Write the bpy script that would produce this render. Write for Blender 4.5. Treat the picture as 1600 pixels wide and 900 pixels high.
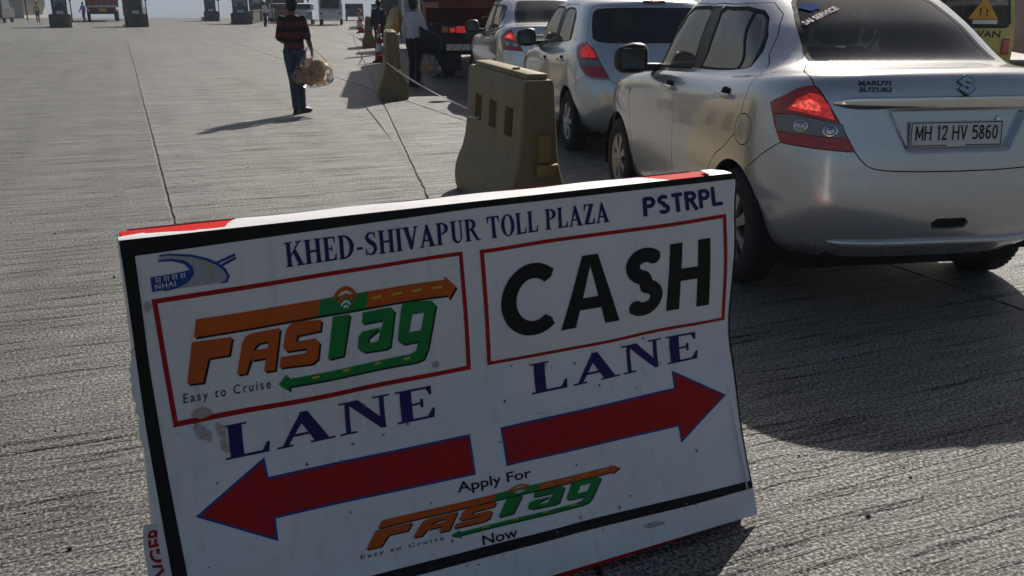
import bpy, bmesh, math, random
import numpy as np
from mathutils import Vector, Matrix
from mathutils.geometry import delaunay_2d_cdt

for _o in list(bpy.data.objects): bpy.data.objects.remove(_o, do_unlink=True)
SC = bpy.context.scene
COL = SC.collection
R = math.radians

# ---------------------------------------------------------------- camera
CAM_H, FOCAL_PX, HORIZON = 1.55, 1420.0, 5.0
cam = bpy.data.cameras.new('camera'); cam.sensor_width = 36; cam.lens = FOCAL_PX/1600*36
cam.clip_start = .05; cam.clip_end = 6000
cam_o = bpy.data.objects.new('camera', cam); COL.objects.link(cam_o)
cam_o.location = (0, 0, CAM_H)
cam_o.rotation_euler = (math.pi/2-math.atan((450-HORIZON)/FOCAL_PX), 0, 0)
SC.camera = cam_o

# ---------------------------------------------------------------- sky and sun
SUN_AZ, SUN_EL = R(19), R(36)          # azimuth clockwise from +Y (ahead of the camera)
wd = bpy.data.worlds.new('World'); SC.world = wd; wd.use_nodes = True
_n = wd.node_tree.nodes; _l = wd.node_tree.links
sky = _n.new('ShaderNodeTexSky'); sky.sky_type = 'NISHITA'; sky.sun_disc = False
sky.sun_elevation = SUN_EL; sky.sun_rotation = SUN_AZ
sky.air_density = 1.0; sky.dust_density = 2.4; sky.ozone_density = 1.0
_bg = _n['Background']; _bg.inputs['Strength'].default_value = .055
_l.new(sky.outputs[0], _bg.inputs['Color'])
sun = bpy.data.lights.new('sun', 'SUN'); sun.energy = 5.0; sun.angle = R(.55); sun.color = (1, .94, .84)
sun_o = bpy.data.objects.new('sun', sun); COL.objects.link(sun_o)
_sd = Vector((math.sin(SUN_AZ)*math.cos(SUN_EL), math.cos(SUN_AZ)*math.cos(SUN_EL), math.sin(SUN_EL)))
sun_o.rotation_euler = _sd.to_track_quat('Z', 'Y').to_euler(); sun_o.location = _sd*60

vs = SC.view_settings; vs.view_transform = 'Standard'; vs.look = 'None'; vs.gamma = 1; vs.exposure = -.02
try: vs.use_curve_mapping = False
except Exception: pass
SC.render.engine = 'CYCLES'
SC.cycles.use_denoising = True
SC.cycles.max_bounces = 8; SC.cycles.transparent_max_bounces = 16
SC.cycles.sample_clamp_indirect = 6
try: SC.cycles.caustics_reflective = False; SC.cycles.caustics_refractive = False
except Exception: pass
# ---------------------------------------------------------------- helpers
def tag(o, label=None, cat=None, group=None, kind=None):
    if label: o['label'] = label
    if cat: o['category'] = cat
    if group: o['group'] = group
    if kind: o['kind'] = kind
    return o
def empty(name, loc=(0, 0, 0), rz=0, label=None, cat=None, group=None):
    o = bpy.data.objects.new(name, None); COL.objects.link(o); o.empty_display_size = .2
    o.location = loc; o.rotation_euler = (0, 0, rz)
    return tag(o, label, cat, group)
def mesh_obj(name, verts, faces, mat, parent=None, smooth=False, mats=None, fm=None, normals=None):
    me = bpy.data.meshes.new(name); me.from_pydata([tuple(v) for v in verts], [], [tuple(f) for f in faces]); me.update()
    for m in (mats or [mat]): me.materials.append(m)
    if fm is not None: me.polygons.foreach_set('material_index', np.asarray(fm, np.int32))
    if smooth is True: me.polygons.foreach_set('use_smooth', np.ones(len(me.polygons), bool))
    elif isinstance(smooth, (int, float)) and smooth:
        me.polygons.foreach_set('use_smooth', np.ones(len(me.polygons), bool)); me.set_sharp_from_angle(angle=R(smooth))
    if normals is not None:
        me.polygons.foreach_set('use_smooth', np.ones(len(me.polygons), bool)); me.normals_split_custom_set([tuple(n) for n in normals])
    o = bpy.data.objects.new(name, me); COL.objects.link(o)
    if parent is not None: o.parent = parent
    return o
def copy_tree(o, parent=None):
    c = o.copy(); COL.objects.link(c); c.parent = parent
    for ch in o.children: copy_tree(ch, c)
    return c

class MB:
    """collects simple solids into one mesh"""
    def __init__(s): s.v = []; s.f = []; s.m = []
    def add(s, verts, faces, mi=0):
        b = len(s.v); s.v += [tuple(v) for v in verts]; s.f += [tuple(i+b for i in f) for f in faces]; s.m += [mi]*len(faces); return s
    def box(s, c, d, rot=None, mi=0, bevel=0):
        x, y, z = d[0]/2, d[1]/2, d[2]/2
        if bevel:
            b = min(bevel, x*.9, y*.9, z*.9); bm = bmesh.new(); bmesh.ops.create_cube(bm, size=1)
            for v in bm.verts: v.co = Vector((v.co.x*2*x, v.co.y*2*y, v.co.z*2*z))
            bmesh.ops.bevel(bm, geom=bm.edges[:], offset=b, segments=2, affect='EDGES', profile=.6)
            vs_ = [v.co.copy() for v in bm.verts]; bm.verts.index_update(); fs = [[v.index for v in f.verts] for f in bm.faces]; bm.free()
        else:
            vs_ = [Vector((i*x, j*y, k*z)) for i in (-1, 1) for j in (-1, 1) for k in (-1, 1)]
            fs = [(0, 1, 3, 2), (4, 6, 7, 5), (0, 4, 5, 1), (2, 3, 7, 6), (0, 2, 6, 4), (1, 5, 7, 3)]
        if rot is not None:
            M = rot if isinstance(rot, Matrix) else Matrix.Rotation(rot, 3, 'Z'); vs_ = [M@v for v in vs_]
        C = Vector(c); return s.add([v+C for v in vs_], fs, mi)
    def tube(s, pts, r, n=8, mi=0, cap=True):
        pts = [Vector(p) for p in pts]; rr = r if isinstance(r, (list, tuple)) else [r]*len(pts)
        vv = []; ff = []; up = None
        for i, p in enumerate(pts):
            t = (pts[min(i+1, len(pts)-1)]-pts[max(i-1, 0)])
            t = t.normalized() if t.length > 1e-9 else Vector((0, 0, 1))
            if up is None: up = Vector((0, 0, 1)) if abs(t.z) < .9 else Vector((1, 0, 0))
            a = t.cross(up)
            if a.length < 1e-6: a = t.cross(Vector((0, 1, 0)))
            a.normalize(); b = a.cross(t).normalized(); up = b
            for k in range(n):
                q = 2*math.pi*k/n; vv.append(p+(a*math.cos(q)+b*math.sin(q))*rr[i])
        for i in range(len(pts)-1):
            for k in range(n):
                ff.append((i*n+k, i*n+(k+1) % n, (i+1)*n+(k+1) % n, (i+1)*n+k))
        if cap: ff.append(tuple(range(n))[::-1]); ff.append(tuple((len(pts)-1)*n+k for k in range(n)))
        return s.add(vv, ff, mi)
    def lathe(s, prof, n=24, M=None, mi=0, closed=False):
        """profile of (radius, height) turned about Z, then moved by M"""
        vv = []; ff = []
        for r, h in prof:
            for k in range(n):
                q = 2*math.pi*k/n; vv.append(Vector((r*math.cos(q), r*math.sin(q), h)))
        m = len(prof)
        for i in range(m if closed else m-1):
            j = (i+1) % m
            for k in range(n): ff.append((i*n+k, i*n+(k+1) % n, j*n+(k+1) % n, j*n+k))
        if not closed:
            if prof[0][0] > 1e-6: ff.append(tuple(range(n))[::-1])
            if prof[-1][0] > 1e-6: ff.append(tuple((m-1)*n+k for k in range(n)))
        if M is not None: vv = [M@v for v in vv]
        return s.add(vv, ff, mi)
    def prism(s, poly, h, M=None, mi=0, z0=0):
        """2-D outline (counter-clockwise) extruded from z0 to z0+h, then moved by M"""
        n = len(poly); vv = [Vector((p[0], p[1], z0)) for p in poly]+[Vector((p[0], p[1], z0+h)) for p in poly]
        ff = [tuple(range(n))[::-1], tuple(range(n, 2*n))]+[(i, (i+1) % n, n+(i+1) % n, n+i) for i in range(n)]
        if M is not None: vv = [M@v for v in vv]
        return s.add(vv, ff, mi)
    def build(s, name, mat, parent=None, smooth=False, mats=None):
        return mesh_obj(name, s.v, s.f, mat, parent, smooth, mats, s.m if mats else None)

def frame(o, x, y, z):
    """matrix whose columns are the axes x, y, z at o"""
    return Matrix(((x[0], y[0], z[0], o[0]), (x[1], y[1], z[1], o[1]), (x[2], y[2], z[2], o[2]), (0, 0, 0, 1)))

_tc = {}
def text_flat(s, bold=0.0, spacing=1.0):
    """flat lettering as 2-D triangles; cap height normalised to 1, starts at x=0"""
    k = (s, bold, spacing)
    if k in _tc: return _tc[k]
    cu = bpy.data.curves.new('lettering', 'FONT'); cu.body = s; cu.size = 1; cu.offset = bold; cu.space_character = spacing; cu.resolution_u = 4
    o = bpy.data.objects.new('lettering', cu); COL.objects.link(o)
    bpy.context.view_layer.update()
    me = bpy.data.meshes.new_from_object(o.evaluated_get(bpy.context.evaluated_depsgraph_get()))
    v = np.array([(p.co.x, p.co.y) for p in me.vertices]); f = [tuple(p.vertices) for p in me.polygons]
    bpy.data.objects.remove(o, do_unlink=True); bpy.data.curves.remove(cu); bpy.data.meshes.remove(me)
    _tc[k] = (v, f); return _tc[k]
def text_on(s, M, h, mat, parent, name='lettering', bold=0.0, width=None, center=True, spacing=1.0):
    """lettering of cap height h in the XY plane of matrix M"""
    v, f = text_flat(s, bold, spacing); lo = v.min(0); hi = v.max(0)
    sy = h/(hi[1]-lo[1]); sx = sy if width is None else width/(hi[0]-lo[0])
    ox = (lo[0]+hi[0])/2 if center else lo[0]
    vv = [M@Vector(((p[0]-ox)*sx, (p[1]-lo[1])*sy, 0)) for p in v]
    return mesh_obj(name, vv, f, mat, parent)
# ---------------------------------------------------------------- materials
def sset(b, **k):
    al = dict(color='Base Color', rough='Roughness', metal='Metallic', spec='Specular IOR Level', coat='Coat Weight', coatr='Coat Roughness',
              trans='Transmission Weight', ior='IOR', alpha='Alpha', emit='Emission Color', es='Emission Strength', sheen='Sheen Weight', sub='Subsurface Weight')
    for a, v in k.items():
        i = b.inputs[al[a]]
        i.default_value = (*v, 1) if isinstance(v, (tuple, list)) and len(v) == 3 else v
def nmat(name):
    m = bpy.data.materials.new(name); m.use_nodes = True; nt = m.node_tree
    return m, nt, nt.nodes['Principled BSDF']
def N(nt, t, **k):
    n = nt.nodes.new('ShaderNode'+t)
    for a, v in k.items():
        if a.startswith('i_'):
            key = a[2:].replace('_', ' ')
            n.inputs[key].default_value = v
        else: setattr(n, a, v)
    return n
def ramp(nt, fac, stops):
    r = nt.nodes.new('ShaderNodeValToRGB'); e = r.color_ramp.elements
    while len(e) < len(stops): e.new(.5)
    for q, (p, c) in zip(e, stops): q.position = p; q.color = (*c, 1) if len(c) == 3 else c
    nt.links.new(fac, r.inputs[0]); return r.outputs[0]
def mixc(nt, fac, a, b, mode='MIX'):
    m = nt.nodes.new('ShaderNodeMix'); m.data_type = 'RGBA'; m.blend_type = mode
    for i, v in ((0, fac), (6, a), (7, b)):
        if hasattr(v, 'is_linked') or isinstance(v, bpy.types.NodeSocket): nt.links.new(v, m.inputs[i])
        else: m.inputs[i].default_value = (*v, 1) if isinstance(v, tuple) and len(v) == 3 else v
    return m.outputs[2]
def coords(nt, scale=1.0, kind='Object', vec=None):
    t = N(nt, 'TexCoord'); mp = N(nt, 'Mapping'); nt.links.new(t.outputs[kind], mp.inputs[0])
    mp.inputs['Scale'].default_value = vec or (scale,)*3
    return mp.outputs[0]
def noise(nt, vec, scale, detail=4, rough=.55, dim='3D'):
    n = N(nt, 'TexNoise'); n.inputs['Scale'].default_value = scale; n.inputs['Detail'].default_value = detail; n.inputs['Roughness'].default_value = rough
    nt.links.new(vec, n.inputs['Vector']); return n.outputs[0]
def bump(nt, b, h, strength=.3, dist=.01):
    n = N(nt, 'Bump'); n.inputs['Strength'].default_value = strength; n.inputs['Distance'].default_value = dist
    nt.links.new(h, n.inputs['Height']); nt.links.new(n.outputs[0], b.inputs['Normal'])
def plain(name, color, rough=.6, vary=.15, scale=9.0, bumps=0.0, **k):
    """one-colour surface with a little unevenness of tone and gloss"""
    m, nt, b = nmat(name); sset(b, color=color, rough=rough, **k)
    if vary:
        v = coords(nt); n = noise(nt, v, scale, 5)
        d = tuple(c*(1-vary) for c in color); l = tuple(min(1, c*(1+vary*.8)) for c in color)
        nt.links.new(ramp(nt, n, [(.3, d), (.7, l)]), b.inputs['Base Color'])
        rr = ramp(nt, n, [(.3, (max(.03, rough-.08),)*3), (.7, (min(1, rough+.08),)*3)]); nt.links.new(rr, b.inputs['Roughness'])
        if bumps: bump(nt, b, noise(nt, v, scale*6, 4), bumps, .005)
    return m
def car_paint(name, color, metal=.65, rough=.22, dust=.26):
    m, nt, b = nmat(name); sset(b, color=color, metal=metal, rough=rough, coat=1.0, coatr=.06)
    v = coords(nt); n = noise(nt, v, 3.2, 6, .6); fl = noise(nt, v, 60, 2)
    c1 = mixc(nt, ramp(nt, fl, [(.35, (0, 0, 0)), (.65, (1, 1, 1))]), tuple(c*.97 for c in color), tuple(min(1, c*1.06) for c in color))
    # road dust: thicker towards the sills, in its own blotchy shapes
    t = N(nt, 'TexCoord'); sp = N(nt, 'SeparateXYZ'); nt.links.new(t.outputs['Object'], sp.inputs[0])
    hi = ramp(nt, sp.outputs[2], [(.15, (1, 1, 1)), (.75, (.12, .12, .12))])
    f = mixc(nt, 1.0, hi, ramp(nt, n, [(.3, (.15, .15, .15)), (.75, (1, 1, 1))]), 'MULTIPLY')
    k = N(nt, 'Math', operation='MULTIPLY'); nt.links.new(f, k.inputs[0]); k.inputs[1].default_value = dust
    nt.links.new(mixc(nt, k.outputs[0], c1, (.33, .29, .24)), b.inputs['Base Color'])
    rr = N(nt, 'Math', operation='MULTIPLY_ADD'); nt.links.new(k.outputs[0], rr.inputs[0]); rr.inputs[1].default_value = .5; rr.inputs[2].default_value = rough
    nt.links.new(rr.outputs[0], b.inputs['Roughness'])
    cw = N(nt, 'Math', operation='SUBTRACT'); cw.inputs[0].default_value = 1; nt.links.new(k.outputs[0], cw.inputs[1]); nt.links.new(cw.outputs[0], b.inputs['Coat Weight'])
    cr = N(nt, 'Math', operation='MULTIPLY_ADD'); nt.links.new(k.outputs[0], cr.inputs[0]); cr.inputs[1].default_value = .3; cr.inputs[2].default_value = .05
    nt.links.new(cr.outputs[0], b.inputs['Coat Roughness'])
    return m
def glass_mat(name, tint=(.55, .6, .6), gloss=.03, dirt=.06, ior=1.6):
    """thin tinted pane: see-through with a mirror-like outer face and a film of dust"""
    m = bpy.data.materials.new(name); m.use_nodes = True; nt = m.node_tree; nt.nodes.clear()
    out = N(nt, 'OutputMaterial'); tr = N(nt, 'BsdfTransparent'); tr.inputs[0].default_value = (*tint, 1)
    gl = N(nt, 'BsdfGlossy'); gl.inputs['Roughness'].default_value = gloss; gl.inputs[0].default_value = (.95, .97, 1, 1)
    df = N(nt, 'BsdfDiffuse'); df.inputs[0].default_value = (.42, .40, .36, 1)
    fr = N(nt, 'Fresnel'); fr.inputs[0].default_value = ior
    m1 = N(nt, 'MixShader'); nt.links.new(fr.outputs[0], m1.inputs[0]); nt.links.new(tr.outputs[0], m1.inputs[1]); nt.links.new(gl.outputs[0], m1.inputs[2])
    n = noise(nt, coords(nt), 5, 5); k = N(nt, 'Math', operation='MULTIPLY'); nt.links.new(n, k.inputs[0]); k.inputs[1].default_value = dirt*2
    m2 = N(nt, 'MixShader'); nt.links.new(k.outputs[0], m2.inputs[0]); nt.links.new(m1.outputs[0], m2.inputs[1]); nt.links.new(df.outputs[0], m2.inputs[2])
    nt.links.new(m2.outputs[0], out.inputs[0]); return m
def lens_mat(name, color, rough=.08, emit=None, es=0.0, cells=0):
    m, nt, b = nmat(name); sset(b, color=color, rough=rough, coat=1.0, coatr=.03)
    v = coords(nt)
    if cells:
        w = N(nt, 'TexVoronoi'); w.inputs['Scale'].default_value = cells; nt.links.new(v, w.inputs['Vector'])
        bump(nt, b, w.outputs[0], .5, .01)
        if emit:
            nt.links.new(ramp(nt, w.outputs[0], [(.0, emit), (.7, tuple(c*.25 for c in emit))]), b.inputs['Emission Color']); b.inputs['Emission Strength'].default_value = es
    elif emit: sset(b, emit=emit, es=es)
    return m

MT = {}
MT['silver'] = car_paint('silver_paint', (.62, .63, .645))
MT['silver_blue'] = car_paint('blue_silver_paint', (.64, .67, .71))
MT['silver_pale'] = car_paint('pale_silver_paint', (.72, .74, .76))
MT['white_paint'] = car_paint('white_paint', (.75, .76, .76), metal=0, rough=.3)
MT['glass_rear'] = glass_mat('tinted_rear_glass', (.62, .67, .68), dirt=.03, ior=1.55)
MT['glass_side'] = glass_mat('side_glass', (.92, .95, .93), dirt=.20, ior=2.3)
MT['rubber'] = plain('black_rubber', (.018, .018, .018), .75, .25, 30)
MT['tyre'] = plain('tyre_rubber', (.028, .027, .026), .85, .3, 25, .2)
MT['black_plastic'] = plain('black_plastic', (.03, .03, .032), .45, .2, 12)
MT['inner'] = plain('dark_interior', (.012, .012, .013), .9, .2, 8)
MT['seat'] = plain('seat_fabric', (.045, .043, .042), .9, .2, 30)
MT['alloy'] = plain('wheel_silver', (.50, .50, .50), .38, .15, 14, metal=.7)
MT['chrome'] = plain('chrome', (.78, .78, .78), .10, .05, 6, metal=1.0)
MT['mirror'] = plain('mirror_dark_reflection', (.10, .11, .11), .06, .05, 6, metal=.3)  # the dark surroundings it reflects are put into the glass colour
MT['lamp_red'] = lens_mat('red_lamp_lens', (.46, .012, .016), cells=60)
MT['lamp_lit'] = lens_mat('lit_brake_lamp', (.8, .05, .03), emit=(1, .03, .02), es=.5, cells=45)
MT['lamp_clear'] = lens_mat('clear_lamp_lens', (.20, .20, .21), .12, cells=0)
MT['lamp_bowl'] = plain('lamp_reflector', (.62, .62, .64), .15, .05, 30, metal=1.0)
MT['lamp_hot'] = lens_mat('brake_lamp_core', (.9, .15, .10), emit=(1, .10, .06), es=1.5, cells=55)
MT['lamp_amber'] = lens_mat('amber_lamp_lens', (.55, .16, .02), cells=40)
MT['plate_white'] = plain('number_plate', (.72, .72, .70), .4, .08, 20)
MT['ink'] = plain('black_ink', (.015, .015, .016), .5, .1, 20)
MT['white_vinyl'] = plain('white_vinyl', (.75, .74, .74), .5, .06, 20)
def concrete_mat(name, tone=.66, seed=0.0, ang=22.5):
    """brushed, weathered pavement concrete: transverse broom grooves, exposed grit, stains"""
    m, nt, b = nmat(name); L = nt.links
    g = N(nt, 'NewGeometry'); mp = N(nt, 'Mapping'); mp.vector_type = 'POINT'; L.new(g.outputs['Position'], mp.inputs[0])
    mp.inputs['Rotation'].default_value = (0, 0, R(-ang)); mp.inputs['Location'].default_value = (seed, seed*.7, 0)
    def stretched(sx, sy, sc, det=3, rough=.6):
        q = N(nt, 'Mapping'); L.new(mp.outputs[0], q.inputs[0]); q.inputs['Scale'].default_value = (sx, sy, 1); return noise(nt, q.outputs[0], sc, det, rough)
    # waver the grooves a little
    wv = noise(nt, mp.outputs[0], 1.3, 2); wa = N(nt, 'VectorMath', operation='MULTIPLY_ADD'); 
    cmb = N(nt, 'CombineXYZ'); L.new(wv, cmb.inputs[1]); L.new(cmb.outputs[0], wa.inputs[0]); wa.inputs[1].default_value = (0, .10, 0); L.new(mp.outputs[0], wa.inputs[2])
    def groove(sx, sy, sc, det=3, rough=.6):
        q = N(nt, 'Mapping'); L.new(wa.outputs[0], q.inputs[0]); q.inputs['Scale'].default_value = (sx, sy, 1); return noise(nt, q.outputs[0], sc, det, rough)
    g1 = groove(1.1, 26, 1.0, 4, .65); g2 = groove(2.2, 85, 1.0, 3, .6); g3 = groove(.5, 9, 1.0, 3, .6)
    grit = noise(nt, mp.outputs[0], 80, 4, .75); grit2 = noise(nt, mp.outputs[0], 260, 2, .7)
    big = noise(nt, mp.outputs[0], .35, 5, .6); mid = noise(nt, mp.outputs[0], 2.4, 4, .6)
    worn = ramp(nt, mid, [(.36, (0, 0, 0)), (.62, (1, 1, 1))])
    line = ramp(nt, g1, [(.33, (0, 0, 0)), (.46, (1, 1, 1))]); line2 = ramp(nt, g2, [(.30, (0, 0, 0)), (.50, (1, 1, 1))])
    base = ramp(nt, big, [(.28, (.220*tone, .209*tone, .190*tone)), (.5, (.290*tone, .278*tone, .256*tone)), (.75, (.340*tone, .328*tone, .305*tone))])
    base = mixc(nt, .7, base, ramp(nt, g3, [(.34, (.19*tone, .183*tone, .172*tone)), (.5, (.29*tone, .282*tone, .266*tone)), (.66, (.40*tone, .39*tone, .37*tone))]))
    base = mixc(nt, .85, base, ramp(nt, grit, [(.36, (.10, .10, .10)), (.47, (.75, .75, .74)), (.56, (1.0, 1.0, 1.0)), (.70, (1.6, 1.58, 1.54))]), 'MULTIPLY')
    base = mixc(nt, .55, base, ramp(nt, grit2, [(.35, (.45, .44, .42)), (.55, (1, 1, 1)), (.7, (1.3, 1.3, 1.3))]), 'MULTIPLY')
    pores = mixc(nt, 1.0, line, ramp(nt, grit, [(.50, (0, 0, 0)), (.58, (1, 1, 1))]), 'ADD'); base = mixc(nt, .85, base, pores, 'MULTIPLY'); base = mixc(nt, .45, base, line2, 'MULTIPLY')
    tq = N(nt, 'Mapping'); L.new(mp.outputs[0], tq.inputs[0]); tq.inputs['Scale'].default_value = (1.6, .12, 1); tr = noise(nt, tq.outputs[0], 1.0, 4, .6)
    base = mixc(nt, .55, base, ramp(nt, tr, [(.36, (.72, .72, .72)), (.55, (1, 1, 1)), (.70, (1.12, 1.12, 1.12))]), 'MULTIPLY')
    oil = noise(nt, mp.outputs[0], 3.7, 2, .4); base = mixc(nt, ramp(nt, oil, [(.70, (0, 0, 0)), (.76, (.55,)*3)]), base, (.09, .087, .083))
    spots = noise(nt, mp.outputs[0], .9, 3, .5)
    base = mixc(nt, ramp(nt, spots, [(.60, (0, 0, 0)), (.78, (.5, .5, .5))]), base, (.12, .115, .11))
    L.new(base, b.inputs['Base Color'])
    L.new(ramp(nt, big, [(.3, (.47,)*3), (.7, (.60,)*3)]), b.inputs['Roughness']); b.inputs['Specular IOR Level'].default_value = .6
    sg = mixc(nt, 1.0, mixc(nt, .92, (1, 1, 1), pores, 'MULTIPLY'), ramp(nt, grit, [(.36, (.04,)*3), (.50, (.45,)*3), (.66, (.95,)*3)]), 'MULTIPLY'); sg = mixc(nt, .6, sg, line2, 'MULTIPLY'); L.new(sg, b.inputs['Specular IOR Level'])
    h = N(nt, 'Math', operation='MULTIPLY_ADD'); L.new(line, h.inputs[0]); h.inputs[1].default_value = .9
    h2 = N(nt, 'Math', operation='MULTIPLY_ADD'); L.new(g2, h2.inputs[0]); h2.inputs[1].default_value = 1.2
    h3 = N(nt, 'Math', operation='MULTIPLY'); L.new(grit, h3.inputs[0]); h3.inputs[1].default_value = 1.1
    L.new(h3.outputs[0], h2.inputs[2]); L.new(h2.outputs[0], h.inputs[2])
    bump(nt, b, h.outputs[0], 1.0, .009)
    return m
MT['concrete'] = concrete_mat('pavement_concrete')
MT['concrete_b'] = concrete_mat('pavement_concrete_paler', .71, 13.0)
MT['concrete_c'] = concrete_mat('pavement_concrete_greyer', .58, 31.0)
# ---------------------------------------------------------------- car surfaces
def _pw(xs, pts):
    """smooth monotone interpolation through (x, value) points"""
    px = np.array([p[0] for p in pts], float); py = np.array([p[1] for p in pts], float)
    if len(px) == 1: return np.full_like(xs, py[0])
    d = np.diff(py)/np.diff(px); m = np.zeros(len(px)); m[1:-1] = (d[:-1]+d[1:])/2
    m[1:-1] = np.where(d[:-1]*d[1:] <= 0, 0, m[1:-1]); m[0] = d[0]; m[-1] = d[-1]
    x = np.clip(xs, px[0], px[-1]); i = np.clip(np.searchsorted(px, x)-1, 0, len(px)-2)
    h = px[i+1]-px[i]; t = (x-px[i])/h
    return ((2*t**3-3*t*t+1)*py[i]+(t**3-2*t*t+t)*h*m[i]+(-2*t**3+3*t*t)*py[i+1]+(t**3-t*t)*h*m[i+1])

class CarSurf:
    """Body surface: feature lines run round the car from the rear centre (s=0) along the left side to the front centre (s=3);
    v counts the lines from the sill (0) up to the roof spine."""
    N = 160
    def __init__(self, lines, disp=()):
        self.disp = disp; self.C = []
        for L in lines:
            th = np.linspace(0, math.pi/2, 1500)
            def quarter(a, n, hw):
                y = hw*np.sin(th)**(2/n); x = a*(1-np.cos(th)**(2/n))
                d = np.concatenate([[0], np.cumsum(np.hypot(np.diff(x), np.diff(y)))]); d /= d[-1]
                q = np.linspace(0, 1, self.N+1)
                return np.interp(q, d, x), np.interp(q, d, y)
            rx, ry = quarter(L['ar'], L['nr'], L['hw']); fx, fy = quarter(L['af'], L['nf'], L['hw'])
            x0 = L['xr']+L['ar']; x1 = L['xf']-L['af']
            sx = np.linspace(x0, x1, self.N+1)[1:-1]
            X = np.concatenate([L['xr']+rx, sx, (L['xf']-fx)[::-1]])
            Y = np.concatenate([ry, np.full(len(sx), L['hw']), fy[::-1]])
            if 'w' in L: Y = Y*_pw(X, L['w'])
            Z = _pw(X, L['z'])
            if 'crown' in L: Z = Z+L['crown']*(1-(Y/max(L['hw'], 1e-3))**2)
            self.C.append(np.stack([X, Y, Z], -1))
        self.C = np.array(self.C); self.M = len(lines)-1
    def line(self, j, s):
        f = np.clip(s, 0, 3)*self.N; i = np.clip(f.astype(int), 0, 3*self.N-1); t = (f-i)[..., None]
        return self.C[j, i]*(1-t)+self.C[j, i+1]*t
    def raw(self, s, v):
        s = np.asarray(s, float); v = np.clip(np.asarray(v, float), 0, self.M)
        j = np.clip(v.astype(int), 0, self.M-1); u = v-j
        P1 = self.line(j, s); P2 = self.line(j+1, s)
        P0 = np.where((j > 0)[..., None], self.line(np.maximum(j-1, 0), s), 2*P1-P2)
        P3 = np.where((j < self.M-1)[..., None], self.line(np.minimum(j+2, self.M), s), 2*P2-P1)
        top = (j == self.M-1)[..., None]
        mir = np.stack([P1[..., 0], -P1[..., 1], P1[..., 2]], -1); P3 = np.where(top, mir, P3)
        k = lambda a, b: np.sqrt(np.linalg.norm(b-a, axis=-1)+1e-6)[..., None]
        t0 = 0; t1 = k(P0, P1); t2 = t1+k(P1, P2); t3 = t2+k(P2, P3); t = t1+(t2-t1)*u[..., None]
        A1 = (t1-t)/t1*P0+t/t1*P1; A2 = (t2-t)/(t2-t1)*P1+(t-t1)/(t2-t1)*P2; A3 = (t3-t)/(t3-t2)*P2+(t-t2)/(t3-t2)*P3
        B1 = (t2-t)/t2*A1+t/t2*A2; B2 = (t3-t)/(t3-t1)*A2+(t-t1)/(t3-t1)*A3
        P = (t2-t)/(t2-t1)*B1+(t-t1)/(t2-t1)*B2
        return P
    def __call__(self, s, v):
        P = self.raw(s, v)
        for f in self.disp: P = f(P, np.asarray(s, float), np.asarray(v, float))
        return P
    def normal(self, s, v):
        e = 2e-3; s = np.asarray(s, float); v = np.asarray(v, float)
        a = self(np.clip(s+e, 0, 3), v)-self(np.clip(s-e, 0, 3), v)
        # on the centre line the s derivative is exactly lateral
        b = self(s, np.clip(v+e*3, 0, self.M))-self(s, np.clip(v-e*3, 0, self.M))
        cen = (s < 1e-6) | (s > 3-1e-6)
        a = np.where(cen[..., None], a*np.array([0, 1, 0]), a)
        n = np.cross(a, b); l = np.linalg.norm(n, axis=-1, keepdims=True)
        n = n/np.maximum(l, 1e-12)
        topc = v > self.M-1e-3
        n = np.where(topc[..., None], np.array([0, 0, 1.]), n)
        return -n if self.flip else n
    flip = True
    def grid(self):
        if not hasattr(self, '_g'):
            s = np.linspace(0, 3, 451); v = np.linspace(0, self.M, self.M*16+1)
            self._gs, self._gv = np.meshgrid(s, v, indexing='ij'); self._g = self(self._gs, self._gv)
        return self._gs, self._gv, self._g
    def inv(self, mode, a, b):
        """(s, v) of the surface point with the given side (x, z), rear/front (y, z) or top (x, y) coordinates"""
        gs, gv, g = self.grid()
        ax = {'s': (0, 2), 'r': (1, 2), 'f': (1, 2), 't': (0, 1)}[mode]
        m = {'s': (gs > .02) & (gs < 2.98), 'r': gs < 1.3, 'f': gs > 1.9, 't': gv > self.vtop}[mode]
        d = (g[..., ax[0]]-a)**2+(g[..., ax[1]]-b)**2+np.where(m, 0, 9)
        i = np.unravel_index(np.argmin(d), d.shape); s, v = gs[i], gv[i]
        for _ in range(6):
            e = 1e-3
            p = self(s, v); ps = self(min(s+e, 3), v); pv = self(s, min(v+e, self.M))
            J = np.array([[(ps[q]-p[q])/e for q in ax], [(pv[q]-p[q])/e for q in ax]]).T
            r = np.array([a-p[ax[0]], b-p[ax[1]]])
            try: dx = np.linalg.solve(J.T@J+1e-7*np.eye(2), J.T@r)
            except Exception: break
            n = np.hypot(*dx)
            if n > .1: dx *= .1/n
            s = float(np.clip(s+dx[0], 0, 3)); v = float(np.clip(v+dx[1], 0, self.M))
        return s, v
    vtop = 4.5

def ln(hw, xr, ar, nr, xf, af, nf, z, **k):
    return dict(hw=hw, xr=xr, ar=ar, nr=nr, xf=xf, af=af, nf=nf, z=z, **k)
def box01(t, a, b, e):
    q = np.clip((t-a)/e, 0, 1)*np.clip((b-t)/e, 0, 1); return q*q*(3-2*q)

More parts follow.
